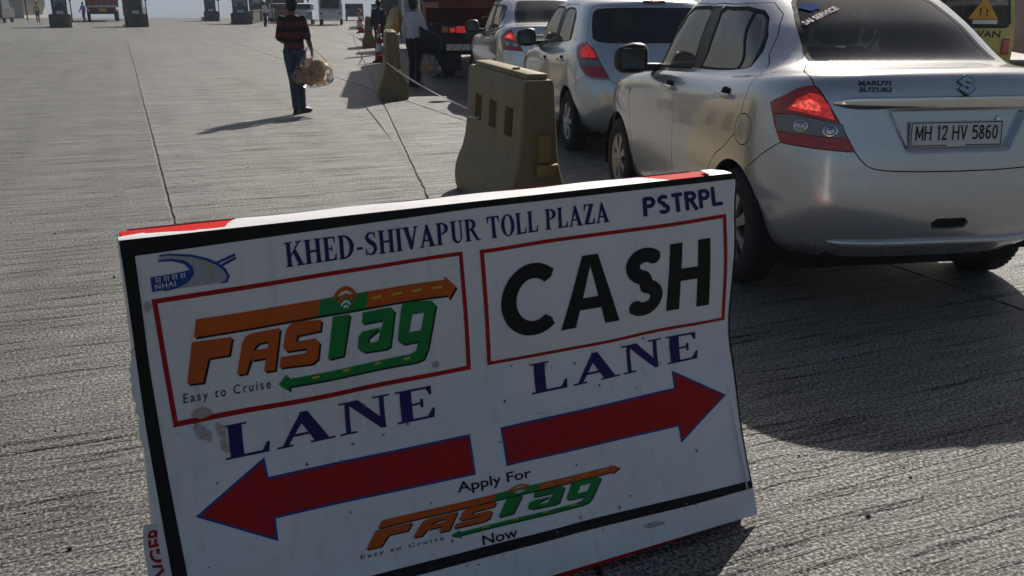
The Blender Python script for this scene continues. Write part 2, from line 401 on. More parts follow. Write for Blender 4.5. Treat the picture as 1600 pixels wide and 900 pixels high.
def sedan_surface():
    L = [ln(.72, .17, .80, 3.4, 3.90, .8, 3, [(0, .29), (.35, .27), (.9, .18), (3.1, .18), (3.9, .22)]),
         ln(.80, .06, .86, 3.7, 3.95, .9, 3, [(0, .385), (.35, .36), (.95, .29), (3., .29), (3.9, .36)]),
         ln(.842, .0, .90, 3.8, 3.99, .95, 3, [(0, .56), (3.9, .55)]),
         ln(.850, .012, .92, 3.9, 3.985, 1., 3, [(0, .75), (3.9, .70)]),
         ln(.842, .045, .92, 3.9, 3.96, .95, 3.4, [(0, .96), (2, .88), (3.9, .80)]),
         ln(.822, .085, .92, 3.8, 3.9, 1.0, 3.3, [(0, 1.17), (.6, 1.12), (1.3, 1.04), (2.6, 1.0), (3.86, .90)]),
         ln(.792, .115, .90, 3.6, 3.82, 1.05, 3.2, [(0, 1.222), (.6, 1.175), (1.3, 1.10), (2.6, 1.05), (3.78, .94)]),
         ln(.752, .19, .86, 3.4, 3.6, 1.1, 3, [(.1, 1.242), (.6, 1.20), (1.3, 1.14), (2.6, 1.075), (3.5, 1.0)]),
         ln(.735, .54, .46, 3.4, 3.05, .75, 3, [(.5, 1.268), (.85, 1.22), (1.3, 1.165), (2.4, 1.105), (3.05, 1.10)]),
         ln(.685, .86, .46, 3.4, 2.72, .62, 3.2, [(.8, 1.47), (1.3, 1.40), (2.6, 1.36)]),
         ln(.598, 1.13, .46, 3.4, 2.40, .5, 3.2, [(1.1, 1.60), (1.6, 1.60), (2.2, 1.585), (2.4, 1.57)]),
         ln(.47, 1.26, .42, 3, 2.28, .4, 3, [(1.2, 1.66), (1.6, 1.675), (2.25, 1.64)]),
         ln(.0, 1.36, .2, 3, 2.15, .2, 3, [(1.36, 1.69), (1.7, 1.71), (2.1, 1.685)])]
    def rec(P, s, v):      # number plate recess and the sharp lip under the bumper
        z = P[..., 2]; w = .385-.10*np.clip((1.05-z)/.2, 0, 1)
        k = box01(P[..., 1], -w, w, .04)*box01(z, .845, 1.075, .035)*(s < 1)
        P = P.copy(); P[..., 0] += .032*k
        return P
    C = CarSurf(L, [rec]); C.vtop = 5.5
    return C
def car_panels(C, polys, ds=(70, 70, 45), dv=6, extra=()):
    """cut the surface C along outlines given as (label, [(s, v)...]); later outlines win. Returns label -> (points, normals, triangles)"""
    ss = np.concatenate([np.linspace(0, 1, ds[0]+1), np.linspace(1, 2, ds[1]+1)[1:], np.linspace(2, 3, ds[2]+1)[1:]])
    vv = np.linspace(0, C.M, C.M*dv+1)
    pts = [(float(a), float(b)) for a in ss for b in vv]+list(extra)
    faces = [[0]]; dom = [(0., float(b)) for b in vv]+[(float(a), float(C.M)) for a in ss[1:]]+[(3., float(b)) for b in vv[::-1][1:]]+[(float(a), 0.) for a in ss[::-1][1:-1]]
    base = len(pts); pts += dom; faces = [list(range(base, base+len(dom)))]
    for lab, poly in polys:
        q = []
        for (a, b), (c, d) in zip(poly, poly[1:]+poly[:1]):
            n = max(1, int(math.ceil(max(abs(c-a)/.02, abs(d-b)/.25)))); n = min(n, 60)
            for i in range(n): q.append((a+(c-a)*i/n, b+(d-b)*i/n))
        base = len(pts); pts += q; faces.append(list(range(base, base+len(q))))
    def ccw(f):
        a = sum(pts[i][0]*pts[j][1]-pts[j][0]*pts[i][1] for i, j in zip(f, f[1:]+f[:1])); return f if a > 0 else f[::-1]
    faces = [ccw(f) for f in faces]
    # v is squeezed so that triangles stay well shaped
    r = delaunay_2d_cdt([Vector((p[0], p[1]*.06)) for p in pts], [], faces, 1, 1e-6)
    P2 = np.array([(p.x, p.y/.06) for p in r[0]]); tri = r[2]; of = r[5]
    out = {}
    for t, o in zip(tri, of):
        if not o or 0 not in o or len(t) != 3: continue
        k = max(o); lab = 'body' if k == 0 else polys[k-1][0]
        if lab != 'hole': out.setdefault(lab, []).append(t)
    S = np.clip(P2[:, 0], 0, 3); V = np.clip(P2[:, 1], 0, C.M)
    P = C(S, V); Nn = C.normal(S, V)
    P[(S < 1e-5) | (S > 3-1e-5) | (V > C.M-1e-4), 1] = 0
    return P, Nn, S, V, out

def panel_obj(name, P, Nn, tris, mat, parent, side, gap=.0030, flange=.016, sink=0.0, width=None):
    """one body panel with a turned-in edge; side: 1 left, -1 right, 0 both halves joined"""
    tris = np.array(tris); used = np.unique(tris); mp = -np.ones(len(P), int); mp[used] = np.arange(len(used))
    T = mp[tris]; p = P[used].copy(); n = Nn[used].copy()
    a = p[T[:, 1]]-p[T[:, 0]]; b = p[T[:, 2]]-p[T[:, 0]]; fn = np.cross(a, b)
    flip = (fn*n[T].sum(1)).sum(1) < 0; T[flip] = T[flip][:, ::-1]
    p -= n*sink
    # boundary
    ed = {}
    for t in T:
        for i in range(3):
            e = (t[i], t[(i+1) % 3]); ed[e] = 1
    bd = [e for e in ed if (e[1], e[0]) not in ed]
    bd = [e for e in bd if not (abs(p[e[0], 1]) < 1e-6 and abs(p[e[1], 1]) < 1e-6)]
    inw = np.zeros_like(p)
    for i, j in bd:
        d = p[j]-p[i]; w = np.cross(n[i]+n[j], d); l = np.linalg.norm(w)
        if l > 1e-9: inw[i] += w/l; inw[j] += w/l
    l = np.linalg.norm(inw, axis=1, keepdims=True); ok = l[:, 0] > 1e-6; inw[ok] /= l[ok]
    on0 = np.abs(p[:, 1]) < 1e-6; inw[on0, 1] = 0
    p += inw*gap
    V = [tuple(x) for x in p]; F = [tuple(t) for t in T]; LN = [n[i] for t in T for i in t]
    if flange:
        bi = {}
        for e in bd:
            for i in e:
                if i not in bi: bi[i] = len(V); V.append(tuple(p[i]-n[i]*flange-inw[i]*.001))
        for i, j in bd:
            F.append((j, i, bi[i], bi[j])); fnn = np.cross(p[i]-p[j], np.array(V[bi[i]])-p[j]); ll = np.linalg.norm(fnn)
            fnn = fnn/ll if ll > 1e-12 else n[i]; LN += [fnn]*4
    V = np.array(V); LN = np.array(LN)
    def mir(V, F, LN):
        V2 = V*np.array([1, -1, 1]); F2 = []; L2 = []; k = 0
        for f in F:
            m = len(f); F2.append(tuple(f[::-1])); L2 += list((LN[k:k+m]*np.array([1, -1, 1]))[::-1]); k += m
        return V2, F2, np.array(L2)
    if side == -1: V, F, LN = mir(V, F, LN)
    elif side == 0:
        V2, F2, L2 = mir(V, F, LN); o = len(V)
        V = np.concatenate([V, V2]); F = F+[tuple(i+o for i in f) for f in F2]; LN = np.concatenate([LN, L2])
    return mesh_obj(name, V, F, mat, parent, normals=LN)

def make_wheel(parent, x, y, rad, wid, side, spokes=7, rim_r=.62, style='cover'):
    """tyre with a spoked wheel cover; side +1 faces left"""
    w = empty('wheel', (x, y, rad)); w.parent = parent
    M = Matrix.Rotation(-side*math.pi/2, 4, 'X')      # lathe axis to +/-Y
    h = wid/2; rr = rad*rim_r
    prof = [(rr*.96, -h*.8), (rr*1.02, -h*.98), (rad*.86, -h*1.0), (rad*.955, -h*.86), (rad*.99, -h*.62), (rad, -h*.3), (rad, h*.3), (rad*.99, h*.62), (rad*.955, h*.86), (rad*.86, h*1.0), (rr*1.06, h*.98), (rr, h*.86), (rr*.96, h*.6)]
    b = MB(); b.lathe(prof, 44, M, closed=True); b.build('tyre', MT['tyre'], w, smooth=50)
    b = MB()
    for i in range(56):       # tread blocks
        q = 2*math.pi*i/56
        for s_ in (-1, 1):
            c = Vector((math.cos(q)*(rad+.001), s_*h*.42, math.sin(q)*(rad+.001)))
            b.box(c, (.022, h*.5, .008), Matrix.Rotation(-q+math.pi/2, 3, 'Y'))
    b.build('tread', MT['tyre'], w)['kind'] = 'stuff'
    b = MB(); b.lathe([(rr*.97, -h*.3), (rr*.97, h*.80), (rr*1.03, h*.90), (rr*.99, h*.84), (rr*.90, h*.55), (rr*.3, h*.50), (0, h*.5)], 40, M)
    hub = b.build('rim', MT['alloy'], w, smooth=40)
    b = MB(); b.lathe([(rr*.88, h*.56), (rr*.25, h*.52), (0, h*.52)], 30, M); b.build('rim_shade', MT['inner'], w, smooth=40)  # dark disc that paints in the shade behind the spokes
    b = MB()
    for i in range(spokes):
        q = 2*math.pi*i/spokes
        poly = [(.16*rr, -.13*rr), (.55*rr, -.115*rr), (.95*rr, -.19*rr), (.95*rr, .19*rr), (.55*rr, .115*rr), (.16*rr, .13*rr)]
        Mq = M@Matrix.Rotation(q, 4, 'Z'); b.prism(poly, h*.22, Mq, z0=h*.60)
    b.lathe([(rr*.24, h*.58), (rr*.24, h*.86), (rr*.19, h*.93), (0, h*.94)], 20, M)
    b.build('spokes', MT['alloy'], w, smooth=30)
    return w

def car_interior(root, xr, xf, hw, zf, zs, rows=((1.15, 0), (2.05, 1)), dash=2.75, mat=None):
    b = MB(); b.box(((xr+xf)/2, 0, zf), (xf-xr, hw*2, .06)); b.box((xr, 0, (zf+zs)/2), (.05, hw*1.8, zs-zf)); b.box((dash+.1, 0, (zf+zs+.02)/2), (.34, hw*1.9, zs-zf), bevel=.06)
    b.build('cabin_floor', MT['inner'], root)
    for x, fr in rows:
        for y in ((-.36, .36) if fr else (-.38, 0, .38)):
            if not fr and y == 0: continue
            s = empty('seat', (x, y, 0)); s.parent = root
            b = MB(); b.box((0.22, 0, zf+.22), (.48, .46, .20), bevel=.06); b.box((-.06, 0, zf+.56), (.14, .46, .62), Matrix.Rotation(R(-14), 3, 'Y'), bevel=.05)
            b.build('cushion', MT['seat'], s, smooth=40)
            b = MB(); b.box((-.165, 0, zf+.97), (.10, .27, .19), Matrix.Rotation(R(-10), 3, 'Y'), bevel=.04); b.build('headrest', MT['seat'], s, smooth=40)
    b = MB(); M = Matrix.Translation((dash-.12, .36 if False else -.36, zs-.03))@Matrix.Rotation(R(65), 4, 'Y')
    b.lathe([(.17, -.012), (.185, 0), (.17, .012), (.155, 0)], 24, M, closed=True); b.build('steering_wheel', MT['inner'], root, smooth=True)

def side_mirror(root, x, y, z, side, mat, sc=1.0):
    m = empty('door_mirror', (x, side*y, z)); m.parent = root
    b = MB()
    rings = [(-.075, .035, .035), (-.06, .095, .085), (-.02, .115, .100), (.04, .105, .092), (.085, .06, .06)]
    n = 20; vv = []; ff = []
    for xx, hw_, hh in rings:
        for k in range(n):
            q = 2*math.pi*k/n; e = .55
            c = math.copysign(abs(math.cos(q))**e, math.cos(q)); d = math.copysign(abs(math.sin(q))**e, math.sin(q))
            vv.append(((xx+.05*max(0, c)*.3)*sc, side*(.12+hw_*c)*sc, (.06+hh*d-.03*max(0, c)*max(0, d))*sc))
    for i in range(len(rings)-1):
        for k in range(n): ff.append((i*n+k, i*n+(k+1) % n, (i+1)*n+(k+1) % n, (i+1)*n+k))
    ff.append(tuple(range((len(rings)-1)*n, len(rings)*n))); ff.append(tuple(range(n))[::-1])
    if side < 0: ff = [f[::-1] for f in ff]
    b.add(vv, ff); b.build('housing', mat, m, smooth=60)
    b = MB(); b.box((0, side*-.02*sc, .0), (.09*sc, .12*sc, .05*sc), bevel=.015); b.build('bracket', MT['black_plastic'], m, smooth=30)
    b = MB(); b.box((-.077*sc, side*.12*sc, .06*sc), (.006, .15*sc, .13*sc), bevel=.003); b.build('mirror_glass', MT['mirror'], m)
    return m

def door_handle(door, x, y, z, side, mat, nrm=0):
    b = MB(); b.box((x, side*(y+.022), z), (.19, .022, .032), bevel=.010); b.box((x+.075, side*(y+.008), z), (.03, .03, .028), bevel=.006); b.box((x-.075, side*(y+.008), z), (.03, .03, .028), bevel=.006)
    h = b.build('handle', mat, door, smooth=40)
    b = MB(); M = Matrix.Translation((x, side*(y-.001), z))@Matrix.Rotation(-side*math.pi/2, 4, 'X')@Matrix.Diagonal((1.5, 1, 1, 1))
    b.lathe([(.048, -.004), (.048, .0015), (0, .0015)], 20, M); b.build('handle_cup', MT['inner'], door)
    return h
def arc_pts(C, cx, cz, r, a0=-28, a1=208, n=26):
    """wheel arch outline in (s, v); closes below the sill"""
    q = []
    for i in range(n+1):
        a = R(a0+(a1-a0)*i/n); x = cx+r*math.cos(a); z = cz+r*math.sin(a)
        s, v = C.inv('s', x, z); q.append((s, v))
    lo = [p for p in q if p[1] > .06]
    return [(lo[0][0], -.4)]+lo+[(lo[-1][0], -.4)]
def ell_pts(C, cx, cz, rx, rz, n=22, mode='s'):
    return [C.inv(mode, cx+rx*math.cos(2*math.pi*i/n), cz+rz*math.sin(2*math.pi*i/n)) for i in range(n)]
def P_(C, *pts):
    return [C.inv(p[0], p[1], p[2]) if isinstance(p[0], str) else (float(p[0]), float(p[1])) for p in pts]
def finish_car(C, root, polys, paint, sym, sided, looks, ds=(70, 70, 45), dv=6, liner_skip=(), extra=()):
    P, Nn, S, V, out = car_panels(C, polys, ds, dv, extra)
    objs = {}
    for lab, tris in out.items():
        mat, sink, gap, fl = looks.get(lab, (paint, 0, .0030, .018))
        nm = lab.split(':')[0]
        for sd in ((0,) if lab in sym else (1, -1)):
            objs[(lab, sd)] = panel_obj(nm, P, Nn, tris, mat, root, sd, gap, fl, sink)
    # dark inner skin behind the gaps
    skip = set(liner_skip); tr = [t for lab, ts in out.items() if lab not in skip for t in ts]
    panel_obj('inner_skin', P-Nn*.024, -Nn, tr, MT['inner'], root, 0, 0, 0)
    return objs, (P, Nn, S, V, out)
def well(root, x, z, r, y0, y1, side):
    b = MB(); n = 18; vv = []; ff = []
    for i in range(n+1):
        a = math.pi*i/n*1.15-.24; c, s_ = math.cos(a)*r, math.sin(a)*r
        vv += [(x+c, side*y0, z+s_), (x+c, side*y1, z+s_)]
    for i in range(n): ff.append((2*i, 2*i+1, 2*i+3, 2*i+2))
    ff.append(tuple(2*i for i in range(n+1)))
    b.add(vv, ff); b.build('wheel_well', MT['inner'], root)

def make_sedan(root, paint, plate='MH 12 HV 5860', detail=True, lit=True):
    C = sedan_surface(); I = lambda *p: P_(C, *p)
    lampTR = C.inv('r', .683, 1.161); lampTL = C.inv('s', .458, 1.060); lampBL = C.inv('s', .330, .871); lampBR = C.inv('r', .526, .853)
    lidlow = I(('r', .505, .822), ('r', .470, .787), ('r', .43, .772), ('r', .37, .764), ('r', .2, .757)) + [(0., C.inv('r', .001, .755)[1])]
    archR = arc_pts(C, .80, .32, .385); archF = arc_pts(C, 3.25, .32, .385)
    arch_r = C.inv('s', .611, .692)
    roofv = 9.72
    # doors
    bse = I(('s', 1.86, .30), ('s', 1.86, .55), ('s', 1.885, .85), ('s', 1.94, 1.0), ('s', 1.925, 1.08), ('s', 1.90, 1.14), ('s', 1.80, 1.54))
    bse = [(bse[0][0], .45)]+bse[1:]
    rdr = [C.inv('s', 1.13, 1.553)]+I(('s', 1.0, 1.49), ('s', .875, 1.385), ('s', .80, 1.28), ('s', .735, 1.19), ('s', .72, 1.10), ('s', .76, .95), ('s', .80, .86), ('s', .92, .775), ('s', 1.08, .695), ('s', 1.17, .60), ('s', 1.205, .50), ('s', 1.215, .40))
    rdr.append((rdr[-1][0], .45))
    rear_door = bse+[(1.45, roofv), (1.2, roofv), (.85, roofv-.05)]+rdr
    fdr = I(('s', 2.28, 1.545), ('s', 2.50, 1.40), ('s', 2.78, 1.17), ('s', 2.90, 1.085), ('s', 3.02, 1.015), ('s', 2.955, .90), ('s', 2.86, .62), ('s', 2.835, .45), ('s', 2.835, .34))
    fdr.append((fdr[-1][0], .45))
    front_door = bse+[(1.75, roofv), (1.95, roofv)]+fdr
    gr = I(('s', 1.715, 1.165), ('s', 1.62, 1.49), ('s', 1.55, 1.515), ('s', 1.25, 1.515), ('s', 1.10, 1.495), ('s', 1.02, 1.455), ('s', .935, 1.375), ('s', .905, 1.31), ('s', .91, 1.25), ('s', .945, 1.205), ('s', 1.2, 1.185))
    gq = I(('s', 1.175, 1.507), ('s', 1.155, 1.510), ('s', 1.10, 1.190), ('s', 1.12, 1.189))
    gf = I(('s', 2.66, 1.115), ('s', 2.50, 1.30), ('s', 2.27, 1.47), ('s', 2.15, 1.510), ('s', 1.85, 1.515), ('s', 1.80, 1.50), ('s', 1.885, 1.152), ('s', 2.3, 1.13))
    def grow(poly, ds, dv):
        c = np.mean(poly, 0); return [(p[0]+ds*np.sign(p[0]-c[0])*min(1, abs(p[0]-c[0])/.12), p[1]+dv*np.sign(p[1]-c[1])*min(1, abs(p[1]-c[1])/.3)) for p in poly]
    sealr = grow(gr, .020, .08); sealf = grow(gf, .020, .08)
    bp = I(('s', 1.74, 1.15), ('s', 1.63, 1.53), ('s', 1.82, 1.53), ('s', 1.90, 1.15))
    rg = [(0., 8.04), (.30, 8.04), (.47, 8.04), (.515, 8.09), (.520, 8.2), (.445, 9.62), (.425, 9.76), (.38, 9.82), (0., 9.86)]
    rgs = [(0., 7.98), (.50, 7.98), (.538, 8.02), (.545, 8.2), (.468, 9.66), (.445, 9.82), (.38, 9.90), (0., 9.94)]
    ws = [(3., 8.08), (2.45, 8.08), (2.27, 8.14), (2.33, 9.65), (2.5, 9.8), (3., 9.86)]
    hood = [(3., 5.3), (2.62, 5.3), (2.42, 5.7), (2.30, 6.6), (2.25, 7.3), (2.28, 7.92), (3., 7.92)]
    hl = [(2.60, 4.05), (2.52, 4.9), (2.40, 5.35), (2.34, 4.7), (2.40, 4.1)]
    fb = [(3., -.4), (2.42, -.4), (2.42, 1.0), (2.36, 3.0), (2.40, 4.0), (2.62, 4.0), (2.66, 4.6), (3., 4.6)]
    grl = [(3., 2.9), (2.72, 2.9), (2.70, 3.6), (3., 3.6)]
    lid = [(0., lidlow[-1][1])]+lidlow[::-1][1:]+[lampBR, C.inv('r', .60, 1.0), lampTR, (lampTR[0]+.012, 5.6), (.512, 6.3), (.530, 7.0), (.545, 7.6), (.548, 7.9), (.50, 7.95), (0., 7.95)]
    bumper = [(0., -.4), (archR[-1][0], -.4)] + [p for p in archR[::-1] if p[0] < arch_r[0] and p[1] < 2.75 and p[1] > -.3] + [arch_r, C.inv('s', .47, .785), lampBL, C.inv('r', .68, .862), lampBR]+lidlow
    lamp = [lampTR, C.inv('r', .735, 1.142), C.inv('s', .36, 1.105), lampTL, C.inv('s', .40, .965), lampBL, C.inv('r', .68, .862), lampBR, C.inv('r', .60, 1.0)]
    clear = I(('s', .405, 1.005), ('r', .755, 1.018), ('r', .585, .985), ('r', .565, .915), ('r', .72, .925), ('s', .365, .925))
    glow = I(('s', .33, 1.035), ('s', .28, 1.10), ('r', .70, 1.125), ('r', .665, 1.12), ('r', .635, 1.07), ('r', .615, 1.005), ('r', .755, 1.035))
    core = I(('s', .305, 1.055), ('s', .27, 1.085), ('r', .70, 1.095), ('r', .672, 1.075), ('r', .665, 1.04), ('r', .72, 1.045))
    flap = ell_pts(C, .705, .89, .105, .085)
    slot = I(('r', .10, .50), ('r', .075, .515), ('r', -.0, .515)) if False else [(0.0, C.inv('r', .001, .515)[1]), *I(('r', .075, .515), ('r', .10, .495), ('r', .09, .465)), (0.0, C.inv('r', .001, .46)[1])]
    polys = [('boot_lid', lid), ('rear_bumper', bumper), ('tail_lamp', lamp), ('reversing_lens', clear), ('brake_light', glow), ('lamp_core', core), ('rear_door', rear_door), ('front_door', front_door),
             ('window_trim', bp), ('window_seal:r', sealr), ('window_seal:f', sealf), ('rear_door_glass', gr), ('glass_divider', gq), ('front_door_glass', gf), ('rear_window_seal', rgs), ('rear_window', rg),
             ('bonnet', hood), ('front_bumper', fb), ('grille', grl), ('headlamp', hl), ('windscreen', ws), ('fuel_flap', flap), ('towing_slot', slot), ('hole', archR), ('hole', archF)]
    looks = {'tail_lamp': (MT['lamp_red'], -.004, .0015, .02), 'reversing_lens': (MT['lamp_clear'], -.003, .001, .01), 'brake_light': (MT['lamp_lit'] if lit else MT['lamp_red'], -.0045, .0, .0),
             'lamp_core': (MT['lamp_hot'] if lit else MT['lamp_red'], -.006, 0, 0),
             'window_trim': (MT['black_plastic'], .003, .001, .006), 'window_seal:r': (MT['rubber'], .003, .0, .008), 'window_seal:f': (MT['rubber'], .003, 0, .008), 'glass_divider': (MT['rubber'], .002, 0, .006),
             'rear_door_glass': (MT['glass_side'], .007, 0, 0), 'front_door_glass': (MT['glass_side'], .007, 0, 0), 'rear_window_seal': (MT['rubber'], .002, .0, .006), 'rear_window': (MT['glass_rear'], .004, 0, 0),
             'grille': (MT['black_plastic'], .01, .002, .02), 'headlamp': (MT['lamp_clear'], -.002, .0015, .01), 'windscreen': (MT['glass_side'], .005, 0, 0), 'towing_slot': (MT['inner'], .03, .0, .0)}
    sym = {'body', 'boot_lid', 'rear_bumper', 'rear_window_seal', 'rear_window', 'bonnet', 'front_bumper', 'grille', 'windscreen', 'towing_slot'}
    objs, data = finish_car(C, root, polys, paint, sym, None, looks, liner_skip=('rear_door_glass', 'front_door_glass', 'rear_window', 'windscreen', 'window_seal:r', 'window_seal:f', 'rear_window_seal', 'glass_divider', 'window_trim'), extra=[(a, b) for a in np.linspace(.15, .30, 36) for b in np.linspace(3.3, 4.75, 50)]+[(a, b) for a in np.linspace(0, .30, 40) for b in np.concatenate([np.linspace(3.35, 3.75, 16), np.linspace(4.3, 4.7, 14)])])
    # small panes and seals belong to their doors
    for sd in (1, -1):
        for g, d in (('rear_door_glass', 'rear_door'), ('window_seal:r', 'rear_door'), ('glass_divider', 'rear_door'), ('window_trim', 'rear_door'), ('front_door_glass', 'front_door'), ('window_seal:f', 'front_door')):
            if (g, sd) in objs: objs[(g, sd)].parent = objs[(d, sd)]
        for g in ('reversing_lens', 'brake_light', 'lamp_core'): objs[(g, sd)].parent = objs[('tail_lamp', sd)]
        for yy, zz, rr_ in ((.735, .966, .034), (.632, .952, .032)):
            b = MB(); M = rear_mount(C, sd*yy, zz, .004); b.lathe([(rr_, 0), (rr_*.93, .003), (rr_*.6, -.001), (rr_*.3, .002), (0, .006)], 20, M@Matrix.Diagonal((1.25, 1, 1, 1))); b.build('reflector_bowl', MT['lamp_bowl'], objs[('tail_lamp', sd)], smooth=True)
        p = C(*C.inv('s', 1.02, 1.045)); door_handle(objs[('rear_door', sd)], 1.02, p[1], 1.045, sd, paint)
        p = C(*C.inv('s', 2.03, 1.005)); door_handle(objs[('front_door', sd)], 2.03, p[1], 1.005, sd, paint)
        for x in (.80, 3.25):
            make_wheel(root, x, sd*.745, .325, .185, sd); well(root, x, .32, .395, .42, .83, sd)
        side_mirror(root, 2.62, .80, 1.10, sd, MT['black_plastic'], 1.1)
    objs[('rear_window', 0)].parent = root
    b = MB(); b.box((2.0, 0, .235), (3.3, 1.30, .10)); b.box((.42, 0, .33), (.4, 1.1, .14)); b.build('underbody', MT['inner'], root)
    b = MB(); b.tube([(.20, -.38, .28), (.5, -.38, .28)], .024, 10); b.build('exhaust_pipe', MT['inner'], root)
    car_interior(root, .95, 2.95, .66, .40, 1.08, rows=((1.42, 0), (2.15, 1)))
    b = MB(); b.box((.62, 0, 1.19), (.30, 1.10, .03), bevel=.01); b.build('parcel_shelf', MT['inner'], root)
    # chrome strip and emblem on the boot lid
    lidO = objs[('boot_lid', 0)]
    ys = np.linspace(-.618, .618, 61); prof = [(-.000, .030), (-.016, .026), (-.020, .004), (-.012, -.024), (.002, -.030)]
    vv = []; ff = []
    for y in ys:
        s_, v_ = C.inv('r', abs(y), 1.082+.0); p = C(s_, v_); n = C.normal(s_, v_); tp = 1-.75*max(0, (abs(y)-.5)/.12)**2
        nx = Vector((n[0], n[1]*(1 if y >= 0 else -1), 0)).normalized()
        x0 = p[0]-(.032*float(box01(np.array(abs(y)), -.385, .385, .04)) if False else 0)
        for dx, dz in prof: vv.append((x0+nx.x*(-dx*tp+.004), y+nx.y*(-dx*tp+.004), 1.082+dz*tp+.006*(1-(y/.62)**2)))
    m = len(prof)
    for i in range(len(ys)-1):
        for k in range(m-1): ff.append((i*m+k, i*m+k+1, (i+1)*m+k+1, (i+1)*m+k))
    mesh_obj('chrome_strip', vv, ff, MT['chrome'], lidO, smooth=60)
    # lip along the foot of the rear bumper
    vv = []; ff = []; pr2 = [(.0, .022), (.020, .016), (.026, .0), (.020, -.018), (.0, -.024)]
    for y in np.linspace(-.60, .60, 49):
        s_, v_ = C.inv('r', abs(y), .388); p = C(s_, v_); n = C.normal(s_, v_); tp = 1-max(0, (abs(y)-.5)/.1)**2*.9; nx = Vector((n[0], n[1]*(1 if y >= 0 else -1), 0)).normalized()
        for dx, dz in pr2: vv.append((p[0]+nx.x*(dx*tp-.004), y+nx.y*(dx*tp-.004), .388+dz*tp+.0))
    for i in range(48):
        for k in range(4): ff.append((i*5+k, i*5+k+1, (i+1)*5+k+1, (i+1)*5+k))
    mesh_obj('bumper_lip', vv, ff, paint, objs[('rear_bumper', 0)], smooth=60)
    if plate:
        pl = MB(); pl.box((0, 0, 0), (.50, .125, .008), bevel=.004); M = frame((.062, 0, .933), (0, -1, 0), (.10, 0, .995), (-.995, 0, .10))
        pv = MB(); pv.v = [tuple(M@Vector(v)) for v in pl.v]; pv.f = pl.f; pv.m = pl.m
        po = pv.build('number_plate', MT['plate_white'], root)
        v, t = union_tris(layout(plate, sans_glyph, .085, w=.15)); us = sorted({i for f in t for i in f}); mp = {i: k for k, i in enumerate(us)}; xm = max(q[0] for q in v)
        mesh_obj('lettering', [M@Vector((v[i][0]/xm*.445-.2225, v[i][1]*.072-.030, .0056)) for i in us], [tuple(mp[i] for i in f) for f in t], MT['ink'], po)
        fb_ = MB(); fv = [(-.246, -.058), (.246, -.058), (.246, .058), (-.246, .058)]; iv = [(-.241, -.053), (.241, -.053), (.241, .053), (-.241, .053)]
        fb_.add([M@Vector((a, c, .0048)) for a, c in fv+iv], [(i, (i+1) % 4, 4+(i+1) % 4, 4+i) for i in range(4)]); fb_.build('plate_border', MT['ink'], po)
        st = MB(); st.box((0, 0, 0), (.105, .024, .001)); st.v = [tuple(M@(Vector(v)+Vector((-.0, -.050, .0058)))) for v in st.v]; st.build('plate_sticker', MT['white_vinyl'], po)
    return C, objs

def rear_mount(C, y, z, off=.002):
    """frame lying on the rear of the car at (y, z): X to the right as seen from behind, Y up"""
    s, v = C.inv('r', abs(y), z); p = C(s, v); n = C.normal(s, v)
    if y < 0: p = p*np.array([1, -1, 1]); n = n*np.array([1, -1, 1])
    n = Vector(n).normalized()
    if n.x > 0: n = -n
    x = Vector((0, 0, 1)).cross(n).normalized(); yv = n.cross(x)
    return frame(Vector(p)+n*off, x, yv, n)
def hatch_surface():
    L = [ln(.72, .15, .80, 3.4, 3.86, .8, 3, [(0, .26), (.35, .25), (.9, .18), (3.1, .18), (3.9, .22)]),
         ln(.80, .055, .86, 3.6, 3.90, .9, 3, [(0, .36), (.35, .35), (.95, .29), (3., .29), (3.9, .36)]),
         ln(.846, .0, .88, 3.6, 3.94, .95, 3, [(0, .56), (3.9, .55)]),
         ln(.852, .02, .88, 3.6, 3.93, 1., 3, [(0, .76), (3.9, .70)]),
         ln(.846, .075, .86, 3.5, 3.88, 1.0, 3.2, [(0, .94), (2, .88), (3.9, .80)]),
         ln(.825, .135, .82, 3.4, 3.8, 1.0, 3.2, [(0, 1.09), (.6, 1.06), (1.3, 1.0), (2.6, .97), (3.8, .88)]),
         ln(.80, .165, .76, 3.4, 3.7, 1.05, 3.2, [(0, 1.14), (.6, 1.12), (1.3, 1.06), (2.6, 1.02), (3.7, .93)]),
         ln(.765, .19, .70, 3.4, 3.1, .75, 3, [(.1, 1.175), (.6, 1.17), (1.0, 1.16), (1.3, 1.135), (2.4, 1.085), (3.1, 1.09)]),
         ln(.715, .33, .62, 3.4, 2.75, .65, 3.2, [(.3, 1.36), (1.3, 1.35), (2.7, 1.33)]),
         ln(.625, .47, .60, 3.4, 2.38, .55, 3.2, [(.4, 1.53), (.9, 1.55), (1.6, 1.57), (2.3, 1.54)]),
         ln(.50, .50, .50, 3.2, 2.26, .45, 3, [(.5, 1.565), (.9, 1.60), (1.6, 1.63), (2.2, 1.60)]),
         ln(.0, .54, .3, 3, 2.15, .3, 3, [(.54, 1.585), (.9, 1.625), (1.6, 1.66), (2.1, 1.64)])]
    C = CarSurf(L, []); C.vtop = 5.5
    return C
